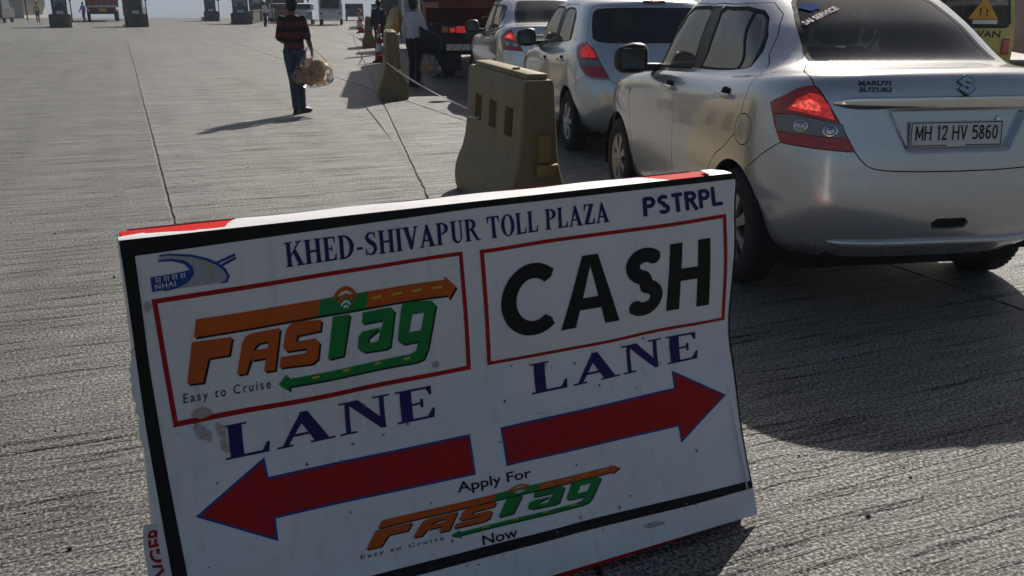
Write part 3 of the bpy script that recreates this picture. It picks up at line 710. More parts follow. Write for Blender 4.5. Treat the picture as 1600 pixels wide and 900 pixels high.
def make_hatch(root, paint, lit=True, detail=True):
    C = hatch_surface(); I = lambda *p: P_(C, *p)
    archR = arc_pts(C, .80, .32, .38); archF = arc_pts(C, 3.27, .32, .38)
    roofv = 8.85
    bse = I(('s', 1.80, .30), ('s', 1.80, .6), ('s', 1.82, .9), ('s', 1.84, 1.02), ('s', 1.80, 1.13), ('s', 1.66, 1.52)); bse = [(bse[0][0], .45)]+bse[1:]
    rdr = I(('s', 1.05, 1.52), ('s', .88, 1.40), ('s', .80, 1.25), ('s', .80, 1.10), ('s', .84, .95), ('s', .95, .80), ('s', 1.10, .68), ('s', 1.2, .55), ('s', 1.225, .40)); rdr.append((rdr[-1][0], .45))
    rear_door = bse+[(1.3, roofv), (1.05, roofv)]+rdr
    fdr = I(('s', 2.2, 1.52), ('s', 2.55, 1.32), ('s', 2.85, 1.13), ('s', 3.02, 1.03), ('s', 2.93, .88), ('s', 2.85, .60), ('s', 2.83, .34)); fdr.append((fdr[-1][0], .45))
    front_door = bse+[(1.6, roofv), (1.85, roofv)]+fdr
    gr = I(('s', 1.66, 1.135), ('s', 1.53, 1.47), ('s', 1.46, 1.495), ('s', 1.2, 1.49), ('s', 1.09, 1.46), ('s', .985, 1.38), ('s', .965, 1.30), ('s', .985, 1.19), ('s', 1.05, 1.165))
    gq = I(('s', 1.125, 1.475), ('s', 1.10, 1.470), ('s', 1.04, 1.168), ('s', 1.065, 1.167))
    gf = I(('s', 2.72, 1.10), ('s', 2.5, 1.27), ('s', 2.25, 1.43), ('s', 2.05, 1.50), ('s', 1.75, 1.505), ('s', 1.68, 1.49), ('s', 1.79, 1.128))
    def grow(poly, ds, dv):
        c = np.mean(poly, 0); return [(p[0]+ds*np.sign(p[0]-c[0])*min(1, abs(p[0]-c[0])/.12), p[1]+dv*np.sign(p[1]-c[1])*min(1, abs(p[1]-c[1])/.3)) for p in poly]
    sealr = grow(gr, .014, .05); sealf = grow(gf, .016, .06)
    bp = I(('s', 1.68, 1.12), ('s', 1.55, 1.49), ('s', 1.68, 1.50), ('s', 1.80, 1.12))
    rg = [(0., 6.75), (.30, 6.78), (.42, 6.85), (.50, 7.02), (.575, 7.25), (.598, 7.8), (.605, 8.3), (.59, 8.5), (.545, 8.62), (.45, 8.68), (.30, 8.72), (0., 8.74)]
    rgs = [(a+(.018 if a > 0 else 0), 7.75+(b-7.75)*1.05) for a, b in rg]
    tgr = [(.384, 3.35), (.426, 3.9), (.472, 4.53), (.542, 5.65), (.648, 6.75)]
    tg = [(0., 3.0), (.2, 3.0), (.30, 3.0), (.345, 3.03), (.367, 3.15)]+tgr+[(.665, 7.3), (.665, 8.3), (.64, 8.75), (.56, 8.9), (0., 8.95)]
    lamp = [(.648, 6.75), (.74, 6.62), (.753, 5.98), (.72, 5.2), (.688, 4.53), (.634, 3.93), (.572, 3.53), (.51, 3.38), (.384, 3.35), (.426, 3.9), (.472, 4.53), (.542, 5.65)]
    glow = [(.658, 5.03), (.64, 5.9), (.60, 6.2), (.56, 5.75), (.514, 5.03), (.48, 4.55), (.624, 4.55)]
    band = [(.655, 4.43), (.468, 4.43), (.432, 3.98), (.620, 3.98)]
    bumper = [(0., -.4), (archR[-1][0], -.4)]+[p for p in archR[::-1] if p[0] < .86 and -.3 < p[1] < 2.6]+[(.80, 2.65), (.70, 3.0), (.572, 3.45), (.51, 3.3), (.384, 3.28), (.367, 3.15), (.345, 3.03), (.30, 3.0), (.2, 3.0), (0., 3.0)]
    ws = [(3., 7.08), (2.45, 7.08), (2.27, 7.14), (2.33, 8.7), (2.5, 8.85), (3., 8.9)]
    hood = [(3., 5.2), (2.62, 5.2), (2.42, 5.5), (2.30, 6.1), (2.28, 6.92), (3., 6.92)]
    hl = [(2.62, 4.0), (2.54, 4.8), (2.40, 5.2), (2.32, 4.7), (2.40, 4.0)]
    fb = [(3., -.4), (2.42, -.4), (2.42, 1.0), (2.36, 3.0), (2.40, 3.95), (2.64, 3.95), (2.68, 4.6), (3., 4.6)]
    grl = [(3., 2.6), (2.72, 2.6), (2.70, 3.4), (3., 3.4)]
    flap = []
    polys = [('tailgate', tg), ('rear_bumper', bumper), ('tail_lamp', lamp), ('reversing_lens', band), ('brake_light', glow), ('rear_door', rear_door), ('front_door', front_door), ('window_trim', bp), ('window_seal:r', sealr), ('window_seal:f', sealf), ('rear_door_glass', gr), ('glass_divider', gq), ('front_door_glass', gf),
             ('rear_window_seal', rgs), ('rear_window', rg), ('bonnet', hood), ('front_bumper', fb), ('grille', grl), ('headlamp', hl), ('windscreen', ws), ('hole', archR), ('hole', archF)]
    looks = {'tail_lamp': (MT['lamp_red'], -.004, .0015, .02), 'reversing_lens': (MT['lamp_clear'], -.0045, .001, .01), 'brake_light': (MT['lamp_lit'] if lit else MT['lamp_red'], -.0045, 0, 0), 'window_trim': (MT['black_plastic'], .003, .001, .006),
             'window_seal:r': (MT['rubber'], .003, 0, .008), 'window_seal:f': (MT['rubber'], .003, 0, .008), 'glass_divider': (MT['rubber'], .002, 0, .006), 'rear_door_glass': (MT['glass_side'], .007, 0, 0), 'front_door_glass': (MT['glass_side'], .007, 0, 0),
             'rear_window_seal': (MT['rubber'], .002, 0, .006), 'rear_window': (MT['glass_dark'], .004, 0, 0), 'grille': (MT['black_plastic'], .01, .002, .02), 'headlamp': (MT['lamp_clear'], -.002, .0015, .01), 'windscreen': (MT['glass_side'], .005, 0, 0)}
    sym = {'body', 'tailgate', 'rear_bumper', 'rear_window_seal', 'rear_window', 'bonnet', 'front_bumper', 'grille', 'windscreen'}
    objs, data = finish_car(C, root, polys, paint, sym, None, looks, (56, 50, 30), 5, ('rear_door_glass', 'front_door_glass', 'rear_window', 'windscreen', 'window_seal:r', 'window_seal:f', 'rear_window_seal', 'glass_divider', 'window_trim'))
    for sd in (1, -1):
        for g, d in (('rear_door_glass', 'rear_door'), ('window_seal:r', 'rear_door'), ('glass_divider', 'rear_door'), ('window_trim', 'rear_door'), ('front_door_glass', 'front_door'), ('window_seal:f', 'front_door')):
            if (g, sd) in objs: objs[(g, sd)].parent = objs[(d, sd)]
        for g in ('reversing_lens', 'brake_light'): objs[(g, sd)].parent = objs[('tail_lamp', sd)]
        for x, z, d in ((1.10, .955, 'rear_door'), (1.95, .91, 'front_door')):
            p = C(*C.inv('s', x, z)); door_handle(objs[(d, sd)], x, p[1], z, sd, paint)
        for x in (.80, 3.27): make_wheel(root, x, sd*.75, .325, .185, sd, 6); well(root, x, .32, .39, .42, .83, sd)
        side_mirror(root, 2.62, .80, 1.08, sd, MT['black_plastic'], 1.1)
    b = MB(); b.box((2.0, 0, .235), (3.3, 1.30, .10)); b.box((.42, 0, .33), (.4, 1.1, .14)); b.build('underbody', MT['inner'], root)
    car_interior(root, .72, 2.95, .66, .40, 1.05, rows=((1.30, 0), (2.1, 1)))
    # high-mounted brake light under the roof edge, bumper reflector, lower bumper bar
    M = rear_mount(C, 0, 1.555, .004); b = MB(); b.box((0, 0, .006), (.24, .03, .012), bevel=.003); b.v = [tuple(M@Vector(v)) for v in b.v]; h = b.build('high_brake_light', MT['black_plastic'], root)
    b = MB(); b.box((0, 0, .013), (.09, .014, .004)); b.v = [tuple(M@Vector(v)) for v in b.v]; b.build('light_element', MT['lamp_lit'], h)
    return C, objs
MT['glass_dark'] = glass_mat('dark_rear_glass', (.12, .13, .13), dirt=.06)
# ---------------------------------------------------------------- ground and pavement slabs
E1 = Vector((-math.sin(R(22.5)), math.cos(R(22.5)))); E2 = Vector((E1.y, -E1.x))
def uw(a, c): return E1*a+E2*c
def build_ground():
    # one sheet: level round the plaza, falling gently away beyond it
    xs = [-3000, -900, -400, -200, -130, -60, 0, 60, 130, 200, 400, 900, 3000]; ys = [-400, -60, -10, 20, 50, 80, 105, 120, 150, 220, 400, 900, 1800, 4000]
    vv = []; ff = []
    for y in ys:
        for x in xs:
            d = max(0, y-112)+max(0, abs(x)-160)*.5
            vv.append((x, y, -.014-min(26, d*.028)))
    n = len(xs)
    for j in range(len(ys)-1):
        for i in range(n-1): ff.append((j*n+i, j*n+i+1, (j+1)*n+i+1, (j+1)*n+i))
    g = mesh_obj('ground', vv, ff, MT['concrete'], smooth=True); tag(g, kind='structure')
    pv = empty('pavement'); tag(pv, kind='structure')
    rnd = random.Random(5)
    J2a, J2d = Vector((7.41, 2.25)), Vector((.9778, .2095))
    J2n = Vector((-J2d.y, J2d.x))
    def clip(poly, p0, n):
        out = []
        for a, b in zip(poly, poly[1:]+poly[:1]):
            da = (a-p0).dot(n); db = (b-p0).dot(n)
            if da >= 0: out.append(a)
            if da*db < 0: out.append(a+(b-a)*(da/(da-db)))
        return out
    def slab(poly, gap=.006, mat=None):
        c = sum(poly, Vector((0, 0)))/len(poly); ins = []; n = len(poly)
        for i in range(n):
            a, b, d = poly[i-1], poly[i], poly[(i+1) % n]
            e1 = (b-a).normalized(); e2 = (d-b).normalized(); n1 = Vector((-e1.y, e1.x)); n2 = Vector((-e2.y, e2.x))
            g1 = .0014 if abs(e1.x) < .1 else gap; g2 = .0014 if abs(e2.x) < .1 else gap; dt = n1.x*n2.y-n1.y*n2.x
            ins.append(b+(Vector((g1*n2.y-g2*n1.y, g2*n1.x-g1*n2.x))/dt if abs(dt) > .05 else n1*g1))
        # cut every edge into short, slightly crumbled pieces
        rim = []
        for i in range(n):
            a, b = ins[i], ins[(i+1) % n]; L = (b-a).length; m = max(1, int(L/.13)) if (c.y**2+c.x**2) < 600 else 1
            e = (b-a).normalized(); nn = Vector((-e.y, e.x))
            for k in range(m): rim.append(a+(b-a)*(k/m)+(nn*max(0, rnd.gauss(.0, .006)) if k else Vector((0, 0))))
        top = []; tv = []
        m = len(rim); w = [uw(p.x, p.y) for p in rim]; wi = [uw(*(p+(c-p).normalized()*.008)) for p in rim]
        vs_ = [(p.x, p.y, -.02) for p in w]+[(p.x, p.y, -.004) for p in w]+[(p.x, p.y, 0) for p in wi]
        fs = [(i, (i+1) % m, m+(i+1) % m, m+i) for i in range(m)]+[(m+i, m+(i+1) % m, 2*m+(i+1) % m, 2*m+i) for i in range(m)]+[tuple(range(2*m, 3*m))]
        # E1/E2 is left-handed against x/y: turn faces over
        fs = [f[::-1] for f in fs]
        mesh_obj('slab', vs_, fs, mat, pv)
    W, Ls = 4.05, 13.65
    for i in range(-4, 5):
        for j in range(-1, 3):
            c0 = .2+W*i; a0 = 3.41+Ls*j
            p = uw(a0+Ls/2, c0+W/2)
            if p.y < -6 or p.y > 46 or abs(p.x) > .72*p.y+14: continue
            poly = [Vector((a0, c0)), Vector((a0+Ls, c0)), Vector((a0+Ls, c0+W)), Vector((a0, c0+W))]
            A = clip(poly, J2a, J2n); B = clip(poly, J2a, -J2n)
            gp = .010 if i in (-1, 0) else .006
            for q in (A, B):
                if len(q) >= 3:
                    ar = abs(sum(q[k].x*q[(k+1) % len(q)].y-q[(k+1) % len(q)].x*q[k].y for k in range(len(q))))/2
                    if ar > .15: slab(q, gp, MT['concrete_c'] if i < 0 else (MT['concrete_b'] if q is B else MT['concrete']))
build_ground()
# ---------------------------------------------------------------- 2-D lettering tools
def union_tris(polys, holes=(), levels=()):
    """triangles covering the union of outlines minus the holes"""
    pts = []; faces = []; edges = []; nh = 0
    def area(p): return sum(p[i][0]*p[(i+1) % len(p)][1]-p[(i+1) % len(p)][0]*p[i][1] for i in range(len(p)))
    for p in list(holes)+list(polys):
        p = list(p) if area(p) > 0 else list(p)[::-1]
        faces.append(list(range(len(pts), len(pts)+len(p)))); pts += [Vector((float(q[0]), float(q[1]))) for q in p]
    xs = [p.x for p in pts]; ys = [p.y for p in pts]
    x0, x1, y0, y1 = min(xs), max(xs), min(ys), max(ys)
    for l in levels:
        if y0 < l < y1:
            edges.append((len(pts), len(pts)+1)); pts += [Vector((x0-.01, l)), Vector((x1+.01, l))]
    if levels:
        for k in range(40):
            l = k*.047+.011
            if x0 < l < x1: edges.append((len(pts), len(pts)+1)); pts += [Vector((l, y0-.01)), Vector((l, y1+.01))]
    r = delaunay_2d_cdt(pts, edges, faces, 0, 1e-7); nh = len(holes); tr = []
    for t, o in zip(r[2], r[5]):
        if o and not any(k < nh for k in o): tr.append(tuple(t))
    return [(p.x, p.y) for p in r[0]], tr
def stroke(path, w, rnd=True):
    """a pen stroke along a polyline as overlapping outlines"""
    out = []
    ww = w if isinstance(w, (list, tuple)) else [w]*len(path)
    for i in range(len(path)-1):
        a, b = Vector(path[i]), Vector(path[i+1]); d = (b-a).normalized(); n = Vector((-d.y, d.x))
        out.append([tuple(a+n*ww[i]/2), tuple(a-n*ww[i]/2), tuple(b-n*ww[i+1]/2), tuple(b+n*ww[i+1]/2)])
    for i in range(1, len(path)-1):
        out.append([(path[i][0]+ww[i]/2*math.cos(k*math.pi/5), path[i][1]+ww[i]/2*math.sin(k*math.pi/5)) for k in range(10)])
    if rnd:
        for i in (0, len(path)-1):
            out.append([(path[i][0]+ww[i]*.5*math.cos(k*math.pi/5), path[i][1]+ww[i]*.5*math.sin(k*math.pi/5)) for k in range(10)])
    return out
def arc(cx, cy, rx, ry, a0, a1, n=14):
    return [(cx+rx*math.cos(R(a0+(a1-a0)*i/n)), cy+ry*math.sin(R(a0+(a1-a0)*i/n))) for i in range(n+1)]
def rect(x0, y0, x1, y1): return [(x0, y0), (x1, y0), (x1, y1), (x0, y1)]
def serif_glyph(ch):
    """bold roman capitals, cap height 1: (outlines, holes-free width)"""
    T, t, s, h = .20, .075, .075, .055
    def stem(x, w=T, top=True, bot=True):
        o = [rect(x, 0, x+w, 1)]
        if bot: o.append(rect(x-s, 0, x+w+s, h))
        if top: o.append(rect(x-s, 1-h, x+w+s, 1))
        return o
    def ser(x, y, w): return rect(x-w/2, y, x+w/2, y+h)
    if ch == 'I': return stem(.09), .38
    if ch == 'H': return stem(.09)+stem(.60)+[rect(.2, .46, .7, .55)], .90
    if ch == 'L': return stem(.09, top=True)+[rect(.2, 0, .66, h+.02), [(.59, 0), (.66, 0), (.68, .30), (.64, .30), (.56, .07)]], .72
    if ch == 'E': return stem(.09)+[rect(.2, 0, .66, h+.015), [(.58, 0), (.66, 0), (.69, .29), (.65, .29), (.55, .07)], rect(.2, .93, .62, 1), [(.55, .93), (.62, 1), (.64, 1), (.645, .73), (.605, .73)], rect(.2, .47, .48, .535), rect(.44, .37, .49, .64)], .74
    if ch == 'T': return stem(.30, top=False)+[rect(.04, .93, .76, 1), [(.04, 1), (.03, .70), (.07, .70), (.16, .94)], [(.76, 1), (.77, .70), (.73, .70), (.64, .94)]], .80
    if ch == 'D': return stem(.09)+[arc(.26, .5, .56, .5, 90, -90)+arc(.26, .5, .34, .44, -90, 90)], .86
    if ch == 'P': return stem(.09)+[arc(.28, .735, .43, .265, 90, -90)+arc(.28, .735, .22, .205, -90, 90)], .75
    if ch == 'R': return stem(.09)+[arc(.28, .745, .41, .255, 90, -90)+arc(.28, .745, .20, .195, -90, 90), [(.34, .52), (.54, .52), (.80, .05), (.92, .05), (.92, 0), (.66, 0)]], .90
    if ch == 'U': return [rect(.12, .3, .32, 1), rect(.04, 1-h, .42, 1), rect(.62, .3, .70, 1), rect(.54, 1-h, .79, 1), arc(.41, .32, .29, .335, 180, 360)+arc(.47, .32, .15, .25, 360, 180)], .82
    if ch == 'O': return [arc(.44, .5, .41, .515, 90, -90)+arc(.44, .5, .20, .455, -90, 90), arc(.44, .5, .41, .515, 90, 270)+arc(.44, .5, .20, .455, 270, 90)], .88
    if ch == 'V': return [[(.07, 1), (.30, 1), (.50, .32), (.50, 0), (.38, 0)], [(.38, 0), (.50, 0), (.80, 1), (.71, 1), (.44, .2)], rect(0, 1-h, .37, 1), rect(.62, 1-h, .88, 1)], .88
    if ch == 'A': return [[(.07, 0), (.16, 0), (.46, .80), (.40, 1)], [(.38, 1), (.50, 1), (.84, 0), (.60, 0), (.36, .78)], rect(.24, .27, .66, .345), rect(0, 0, .25, h), rect(.52, 0, .92, h)], .92
    if ch == 'N': return [rect(.12, 0, .20, 1), rect(.02, 0, .30, h), rect(.02, 1-h, .2, 1), [(.12, 1), (.34, 1), (.78, .20), (.78, 0), (.70, 0)], rect(.70, 0, .78, 1), rect(.60, 1-h, .88, 1)], .90
    if ch == 'K': return stem(.09)+[[(.28, .38), (.28, .48), (.66, .96), (.76, .96)], [(.40, .56), (.54, .70), (.88, .03), (.64, .03)], rect(.56, 0, .94, h), rect(.54, 1-h, .86, 1)], .92
    if ch == 'Z': return [rect(.06, .93, .70, 1), rect(.06, 0, .72, .07), [(.05, .05), (.44, .95), (.69, .95), (.30, .05)], [(.06, 1), (.05, .70), (.09, .70), (.20, .94)], [(.72, 0), (.74, .30), (.70, .30), (.58, .06)]], .78
    if ch == 'S':
        pth = [(.58, .80), (.50, .93), (.36, .965), (.20, .90), (.155, .76), (.24, .63), (.40, .53), (.53, .41), (.57, .26), (.48, .09), (.32, .035), (.17, .08), (.08, .22)]
        ww = [.05, .06, .07, .12, .18, .20, .21, .20, .18, .12, .07, .06, .05]
        return stroke(pth, ww)+[rect(.555, .70, .60, 1), rect(.06, 0, .105, .32)], .70
    if ch == '-': return [rect(.06, .30, .38, .41)], .44
    return [], .36
def sans_glyph(ch, w=.2):
    k = w/2
    if ch == 'C': return stroke(arc(.44, .5, .44-k, .5-k, 48, 312, 22), w, False), .76
    if ch == 'A': return [[(0, 0), (w*1.04, 0), (.43+w*.10, .93), (.43+w*.10, 1), (.43-w*.55, 1)], [(.86, 0), (.86-w*1.04, 0), (.43-w*.10, .93), (.43-w*.10, 1), (.43+w*.55, 1)], rect(.22, .24, .64, .24+w*.82)], .86
    if ch == 'S': return stroke(arc(.325, .735, .295-k, .265-k, 38, 262, 18)+[(.34, .5)]+arc(.315, .272, .305-k, .272-k, 82, -142, 18), w, False), .64
    if ch == 'H': return stroke([(k, 0), (k, 1)], w, False)+stroke([(.68-k, 0), (.68-k, 1)], w, False)+stroke([(k, .52), (.68-k, .52)], w*.9, False), .70
    if ch == 'P': return stroke([(k, 0), (k, 1-k)], w, False)+stroke([(k, 1-k), (.32, 1-k)]+arc(.32, .70, .30-k, .30-k, 85, -85, 8)+[(k, .40+k)], w), .62
    if ch == 'R': return stroke([(k, 0), (k, 1-k)], w, False)+stroke([(k, 1-k), (.32, 1-k)]+arc(.32, .72, .30-k, .28-k, 85, -85, 8)+[(k, .44+k)], w)+stroke([(.34, .46), (.62-k*.6, k*.3)], w), .66
    if ch == 'T': return stroke([(.31, 0), (.31, 1-k)], w, False)+stroke([(k*.4, 1-k), (.62-k*.4, 1-k)], w, False), .62
    if ch == 'L': return stroke([(k, 1-k*.3), (k, k), (.52-k*.3, k)], w), .52
    if ch == 'M': return stroke([(k, 0), (k, 1)], w, False)+stroke([(.76-k, 0), (.76-k, 1)], w, False)+stroke([(k, 1-k*.4), (.38, .22), (.76-k, 1-k*.4)], w*.9, False), .78
    if ch == 'V': return stroke([(k*.8, .99), (.33, k), (.66-k*.8, .99)], w, False), .68
    if ch == '1': return stroke([(.10, .80), (.24, 1-k*.5), (.24, 0)], w, False), .40
    if ch == '2': return stroke([(k, .74), (.10, .90), (.28, 1-k), (.46, .90), (.50-k*.3, .72), (.40, .50), (k, k), (.54, k)], w, False), .56
    if ch == '5': return stroke([(.50, 1-k), (.12, 1-k), (k+.01, .55), (.28, .62), (.48, .50), (.52-k*.4, .30), (.44, .12), (.24, k), (.04, .12)], w, False), .56
    if ch == '6': return stroke([(.46, .86), (.32, 1-k), (.16, .86), (k, .55), (k, .30), (.14, .12), (.28, k), (.44, .14), (.50-k*.5, .32), (.42, .50), (.28, .57), (.12, .48)], w, False), .56
    if ch == '8': return stroke(arc(.28, .28, .28-k, .28-k, 90, 450, 16), w, False)+stroke(arc(.28, .76, .245-k, .24-k, -90, 270, 16), w, False), .58
    if ch == '0': return stroke(arc(.28, .5, .28-k, .5-k, 90, 450, 22), w, False), .58
    return [], .3
def layout(s, glyph, sp=.05, **k):
    x = 0; P = []
    for ch in s:
        o, w = glyph(ch, **k)
        P += [[(q[0]+x, q[1]) for q in p] for p in o]; x += w+sp
    return P

# ---------------------------------------------------------------- the lane sign: a red plastic barrier wrapped in a printed banner
SG = dict(o=(-.8435, 1.89), yaw=.4852, L=1.6915, zt=1.0614, zk=.5635, d=.2102)
MT['red_plastic'] = plain('red_barrier_plastic', (.60, .010, .010), .75, .15, 7, spec=.12)
def banner_mat():
    m, nt, b = nmat('printed_banner'); v = coords(nt); L = nt.links
    n1 = noise(nt, v, 3, 5, .6); n2 = noise(nt, v, 45, 4, .7); n3 = noise(nt, v, 14, 4, .7)
    c = ramp(nt, n1, [(.3, (.73, .72, .74)), (.7, (.81, .805, .82))])
    c = mixc(nt, ramp(nt, n2, [(.66, (0, 0, 0)), (.76, (.55,)*3)]), c, (.30, .26, .22))
    c = mixc(nt, ramp(nt, n3, [(.60, (0, 0, 0)), (.80, (.40,)*3)]), c, (.42, .37, .32))
    # faint drip streaks
    q = coords(nt, vec=(26, 26, .9)); n4 = noise(nt, q, 1, 3, .6); c = mixc(nt, ramp(nt, n4, [(.58, (0, 0, 0)), (.78, (.38,)*3)]), c, (.36, .32, .30))
    L.new(c, b.inputs['Base Color']); sset(b, rough=.5, spec=.35)
    bump(nt, b, noise(nt, v, 5, 4, .5), .25, .02); return m
MT['banner'] = banner_mat()
def ink(name, c, rough=.42): return plain(name, c, .62, .12, 12, spec=.25)
MT['ink_red'] = ink('red_print', (.40, .006, .009)); MT['ink_navy'] = ink('navy_print', (.018, .014, .115)); MT['ink_black'] = ink('black_print', (.008, .008, .009))
MT['ink_blue'] = ink('blue_print', (.02, .06, .28)); MT['ink_orange'] = ink('orange_print', (.55, .10, .012)); MT['ink_green'] = ink('green_print', (.008, .22, .045))
MT['ink_yellow'] = ink('yellow_print', (.60, .42, .05)); MT['ink_grey'] = ink('grey_print', (.36, .38, .42)); MT['ink_white'] = ink('white_print', (.74, .74, .75))
_pk = SG['zt']-SG['zk']; _sl = math.hypot(SG['zk'], SG['d'])
def banner_pt(a, p, off=0.0):
    """point on the banner in the sign's own frame: a along it from the left, p down its face from the top edge"""
    r = .07
    def seg(p):
        if p <= _pk: return Vector((0, 0, SG['zt']-p))
        k = (p-_pk)/_sl; return Vector((0, -SG['d']*k, SG['zk']*(1-k)))
    if abs(p-_pk) < r:
        A = seg(_pk-r); B = seg(_pk); D = seg(_pk+r); t = (p-_pk+r)/(2*r); q = A*(1-t)**2+B*2*t*(1-t)+D*t*t
        n = Vector((0, -1, 0)).lerp(Vector((0, -SG['zk'], SG['d'])).normalized(), t).normalized()
    else:
        q = seg(p); n = Vector((0, -1, 0)) if p < _pk else Vector((0, -SG['zk'], SG['d'])).normalized()
    e = min(1, max(0, p*8))*min(1, max(0, (1.02-p)*6+.3))
    w = e*(.0035*math.sin(a*5.1+p*3)+.0034*math.sin(a*9.7-p*9+1)+.0020*math.sin(a*14.3+p*6)+.0022*math.sin(p*17+a*2.3)+.0016*math.sin(a*21+p*13))
    w += .010*max(0, 1-abs(a-.02)/.12)*max(0, math.sin(p*9)) *(.4 if p < .2 else 1)*.4
    return Vector((a, 0, 0))+q+n*(w+off+.004)
def build_sign():
    root = empty('lane_sign', (SG['o'][0], SG['o'][1], 0), SG['yaw'], 'printed toll lane sign with red arrows wrapped round a red plastic barrier', 'sign')
    L, zt, d = SG['L'], SG['zt'], SG['d']; th = .145; zk = SG['zk']
    # red barrier
    prof = [(-d, 0), (-d, .05), (0, zk), (0, zt-.02), (-.0+.012, zt-.006)]
    pr = [(-d-.0, .0), (-d, .06), (-.004, zk), (.0, zt-.03), (.016, zt-.007), (th-.016, zt-.007), (th, zt-.03), (th+.004, zk), (th+d, .06), (th+d, 0)]
    b = MB(); M = frame((.012, 0, 0), (0, 1, 0), (0, 0, 1), (1, 0, 0)); b.prism([(p[0]+.034 if p[0] < .05 else p[0], p[1]) for p in pr][::-1], L-.024, M)
    body = b.build('barrier_body', MT['red_plastic'], root)
    # banner front
    na, np_ = 60, 60; P0, P1 = 0.0, 1.078
    vv = []; ff = []
    for j in range(np_+1):
        for i in range(na+1):
            p = P0+(P1-P0)*j/np_; t = i/na
            aL = 0.0+.012*p; aR = L+.012+(.012*math.sin(min(1, p/.5)*math.pi/2))
            pe = p-(.028*(1-t)*(p/1.0)**3 if p > .8 else 0)
            vv.append(banner_pt(aL+(aR-aL)*t, pe))
    for j in range(np_):
        for i in range(na): k = j*(na+1)+i; ff.append((k, k+na+1, k+na+2, k+1))
    # folded over the top
    dep = lambda t: (.045+.02*math.sin(t*40) if t < .135 else .045+.06*min(1, (t-.135)/.02)) if t < .84 else (.105-.085*min(1, (t-.84)/.02) if t < .955 else .02+.09*min(1, (t-.955)/.02))
    o = len(vv); nt_ = 4
    for j in range(nt_+1):
        for i in range(na*2+1):
            t = i/(na*2); a = (L+.012)*t; y = dep(t)*j/nt_
            vv.append((a, y-.004 if j else -.0042, zt+.0015+.004*math.sin(math.pi*min(1, j/nt_*1.2))+(.0012*math.sin(t*31+j) if j else 0)-(.006 if j == nt_ and .04 < t < .1 else 0)))
    m = na*2+1
    for j in range(nt_):
        for i in range(m-1): k = o+j*m+i; ff.append((k, k+1, k+m+1, k+m))
    ban = mesh_obj('banner', vv, ff, MT['banner'], root, smooth=50)
    # added cover on the unseen back, greyed to soften its reflection in the bumper
    vv2 = []; ff2 = []
    for j in range(13):
        for i in range(25):
            z = zt-.01-(zt-.12)*j/12; y = th+.012+(d*(zk-z)/(zk-.06) if z < zk else 0)+.004*math.sin(i*.9+j*.7); vv2.append((.03+(L-.06)*i/24, y, z))
    for j in range(12):
        for i in range(24): k = j*25+i; ff2.append((k, k+1, k+26, k+25))
    mesh_obj('added_back_cover', vv2, ff2, plain('added_cover_grey', (.20, .195, .19), .8, .3, 5), root, smooth=True)
    es = [(p[0]+.02 if p[0] < 0 else p[0], max(.10, p[1])) for p in pr]; b = MB(); b.add([(L-.004, p[0], p[1]) for p in es], [tuple(range(len(es)))]); b.build('added_end_cover', MT['banner'], root); b = MB(); b.add([(.006, p[0], p[1]) for p in es], [tuple(range(len(es)))[::-1]]); b.build('added_end_cover', MT['banner'], root)  # end sheets added to keep barrier red out of the bumper's reflection
    # side flaps of the banner
    def flap(name, p0, p1, out, back, sgn, n=14, wob=.01):
        vv = []; ff = []
        for j in range(n+1):
            p = p0+(p1-p0)*j/n; q = banner_pt(0.012*p if sgn < 0 else L+.022, p)
            k = math.sin(math.pi*min(1, max(0, j/n)))**.5 if p1-p0 < .4 else 1
            vv += [q, q+Vector((sgn*out*k*(1+.3*math.sin(j*1.9)), back*.4*k, 0)), q+Vector((sgn*out*.9*k*(1+.35*math.sin(j*2.3)), back*k*(1+.2*math.sin(j*1.3)), -.004))]
        for j in range(n):
            for i in range(2): k = j*3+i; ff.append((k, k+1, k+4, k+3))
        mesh_obj(name, vv, ff, MT['banner'], root, smooth=True)
    flap('banner_flap', .24, .44, .016, .03, -1); flap('banner_flap', .425, 1.0, .012, .05, -1); flap('banner_flap', .02, 1.03, .0015, .06, 1)
    lv = [_pk-.07, _pk-.045, _pk-.02, _pk, _pk+.02, _pk+.045, _pk+.07]; lvl = sorted(lv+[k*.041+.003 for k in range(26) if abs(k*.041+.003-_pk) > .08])
    def put(name, polys, mat, off=.0012, holes=()):
        v, t = union_tris(polys, holes, lvl)
        # keep faces turned outwards
        V = [banner_pt(q[0], q[1], off) for q in v]
        us = sorted({i for f in t for i in f}); mp = {i: k for k, i in enumerate(us)}
        # p runs down the face, so counter-clockwise (a, p) order faces into the banner: turn it
        F = [tuple(mp[i] for i in f)[::-1] for f in t]
        return mesh_obj(name, [V[i] for i in us], F, mat, ban)
    def words(name, polys, quad, mat, off=.0016):
        xs = [q[0] for p in polys for q in p]; ys = [q[1] for p in polys for q in p]; x0, x1, y0, y1 = min(xs), max(xs), 0., 1.
        tl, tr, br, bl = [Vector(q) for q in quad]
        def mp(q):
            u = (q[0]-x0)/(x1-x0); v = (q[1]-y0)/(y1-y0); return tuple((bl*(1-u)+br*u)*(1-v)+(tl*(1-u)+tr*u)*v)
        return put(name, [[mp(q) for q in p] for p in polys], mat, off)
    def font_words(name, s, quad, mat, bold=.0, spacing=1.0, off=.0016):
        v, f = text_flat(s, bold, spacing); x0, x1 = v[:, 0].min(), v[:, 0].max(); cap = text_flat('H', bold)[0][:, 1].max()
        tl, tr, br, bl = [Vector(q) for q in quad]; V = []
        for q in v:
            u = (q[0]-x0)/(x1-x0); w = q[1]/cap; r = (bl*(1-u)+br*u)*(1-w)+(tl*(1-u)+tr*u)*w; V.append(banner_pt(r.x, r.y, off))
        return mesh_obj(name, V, f, mat, ban)
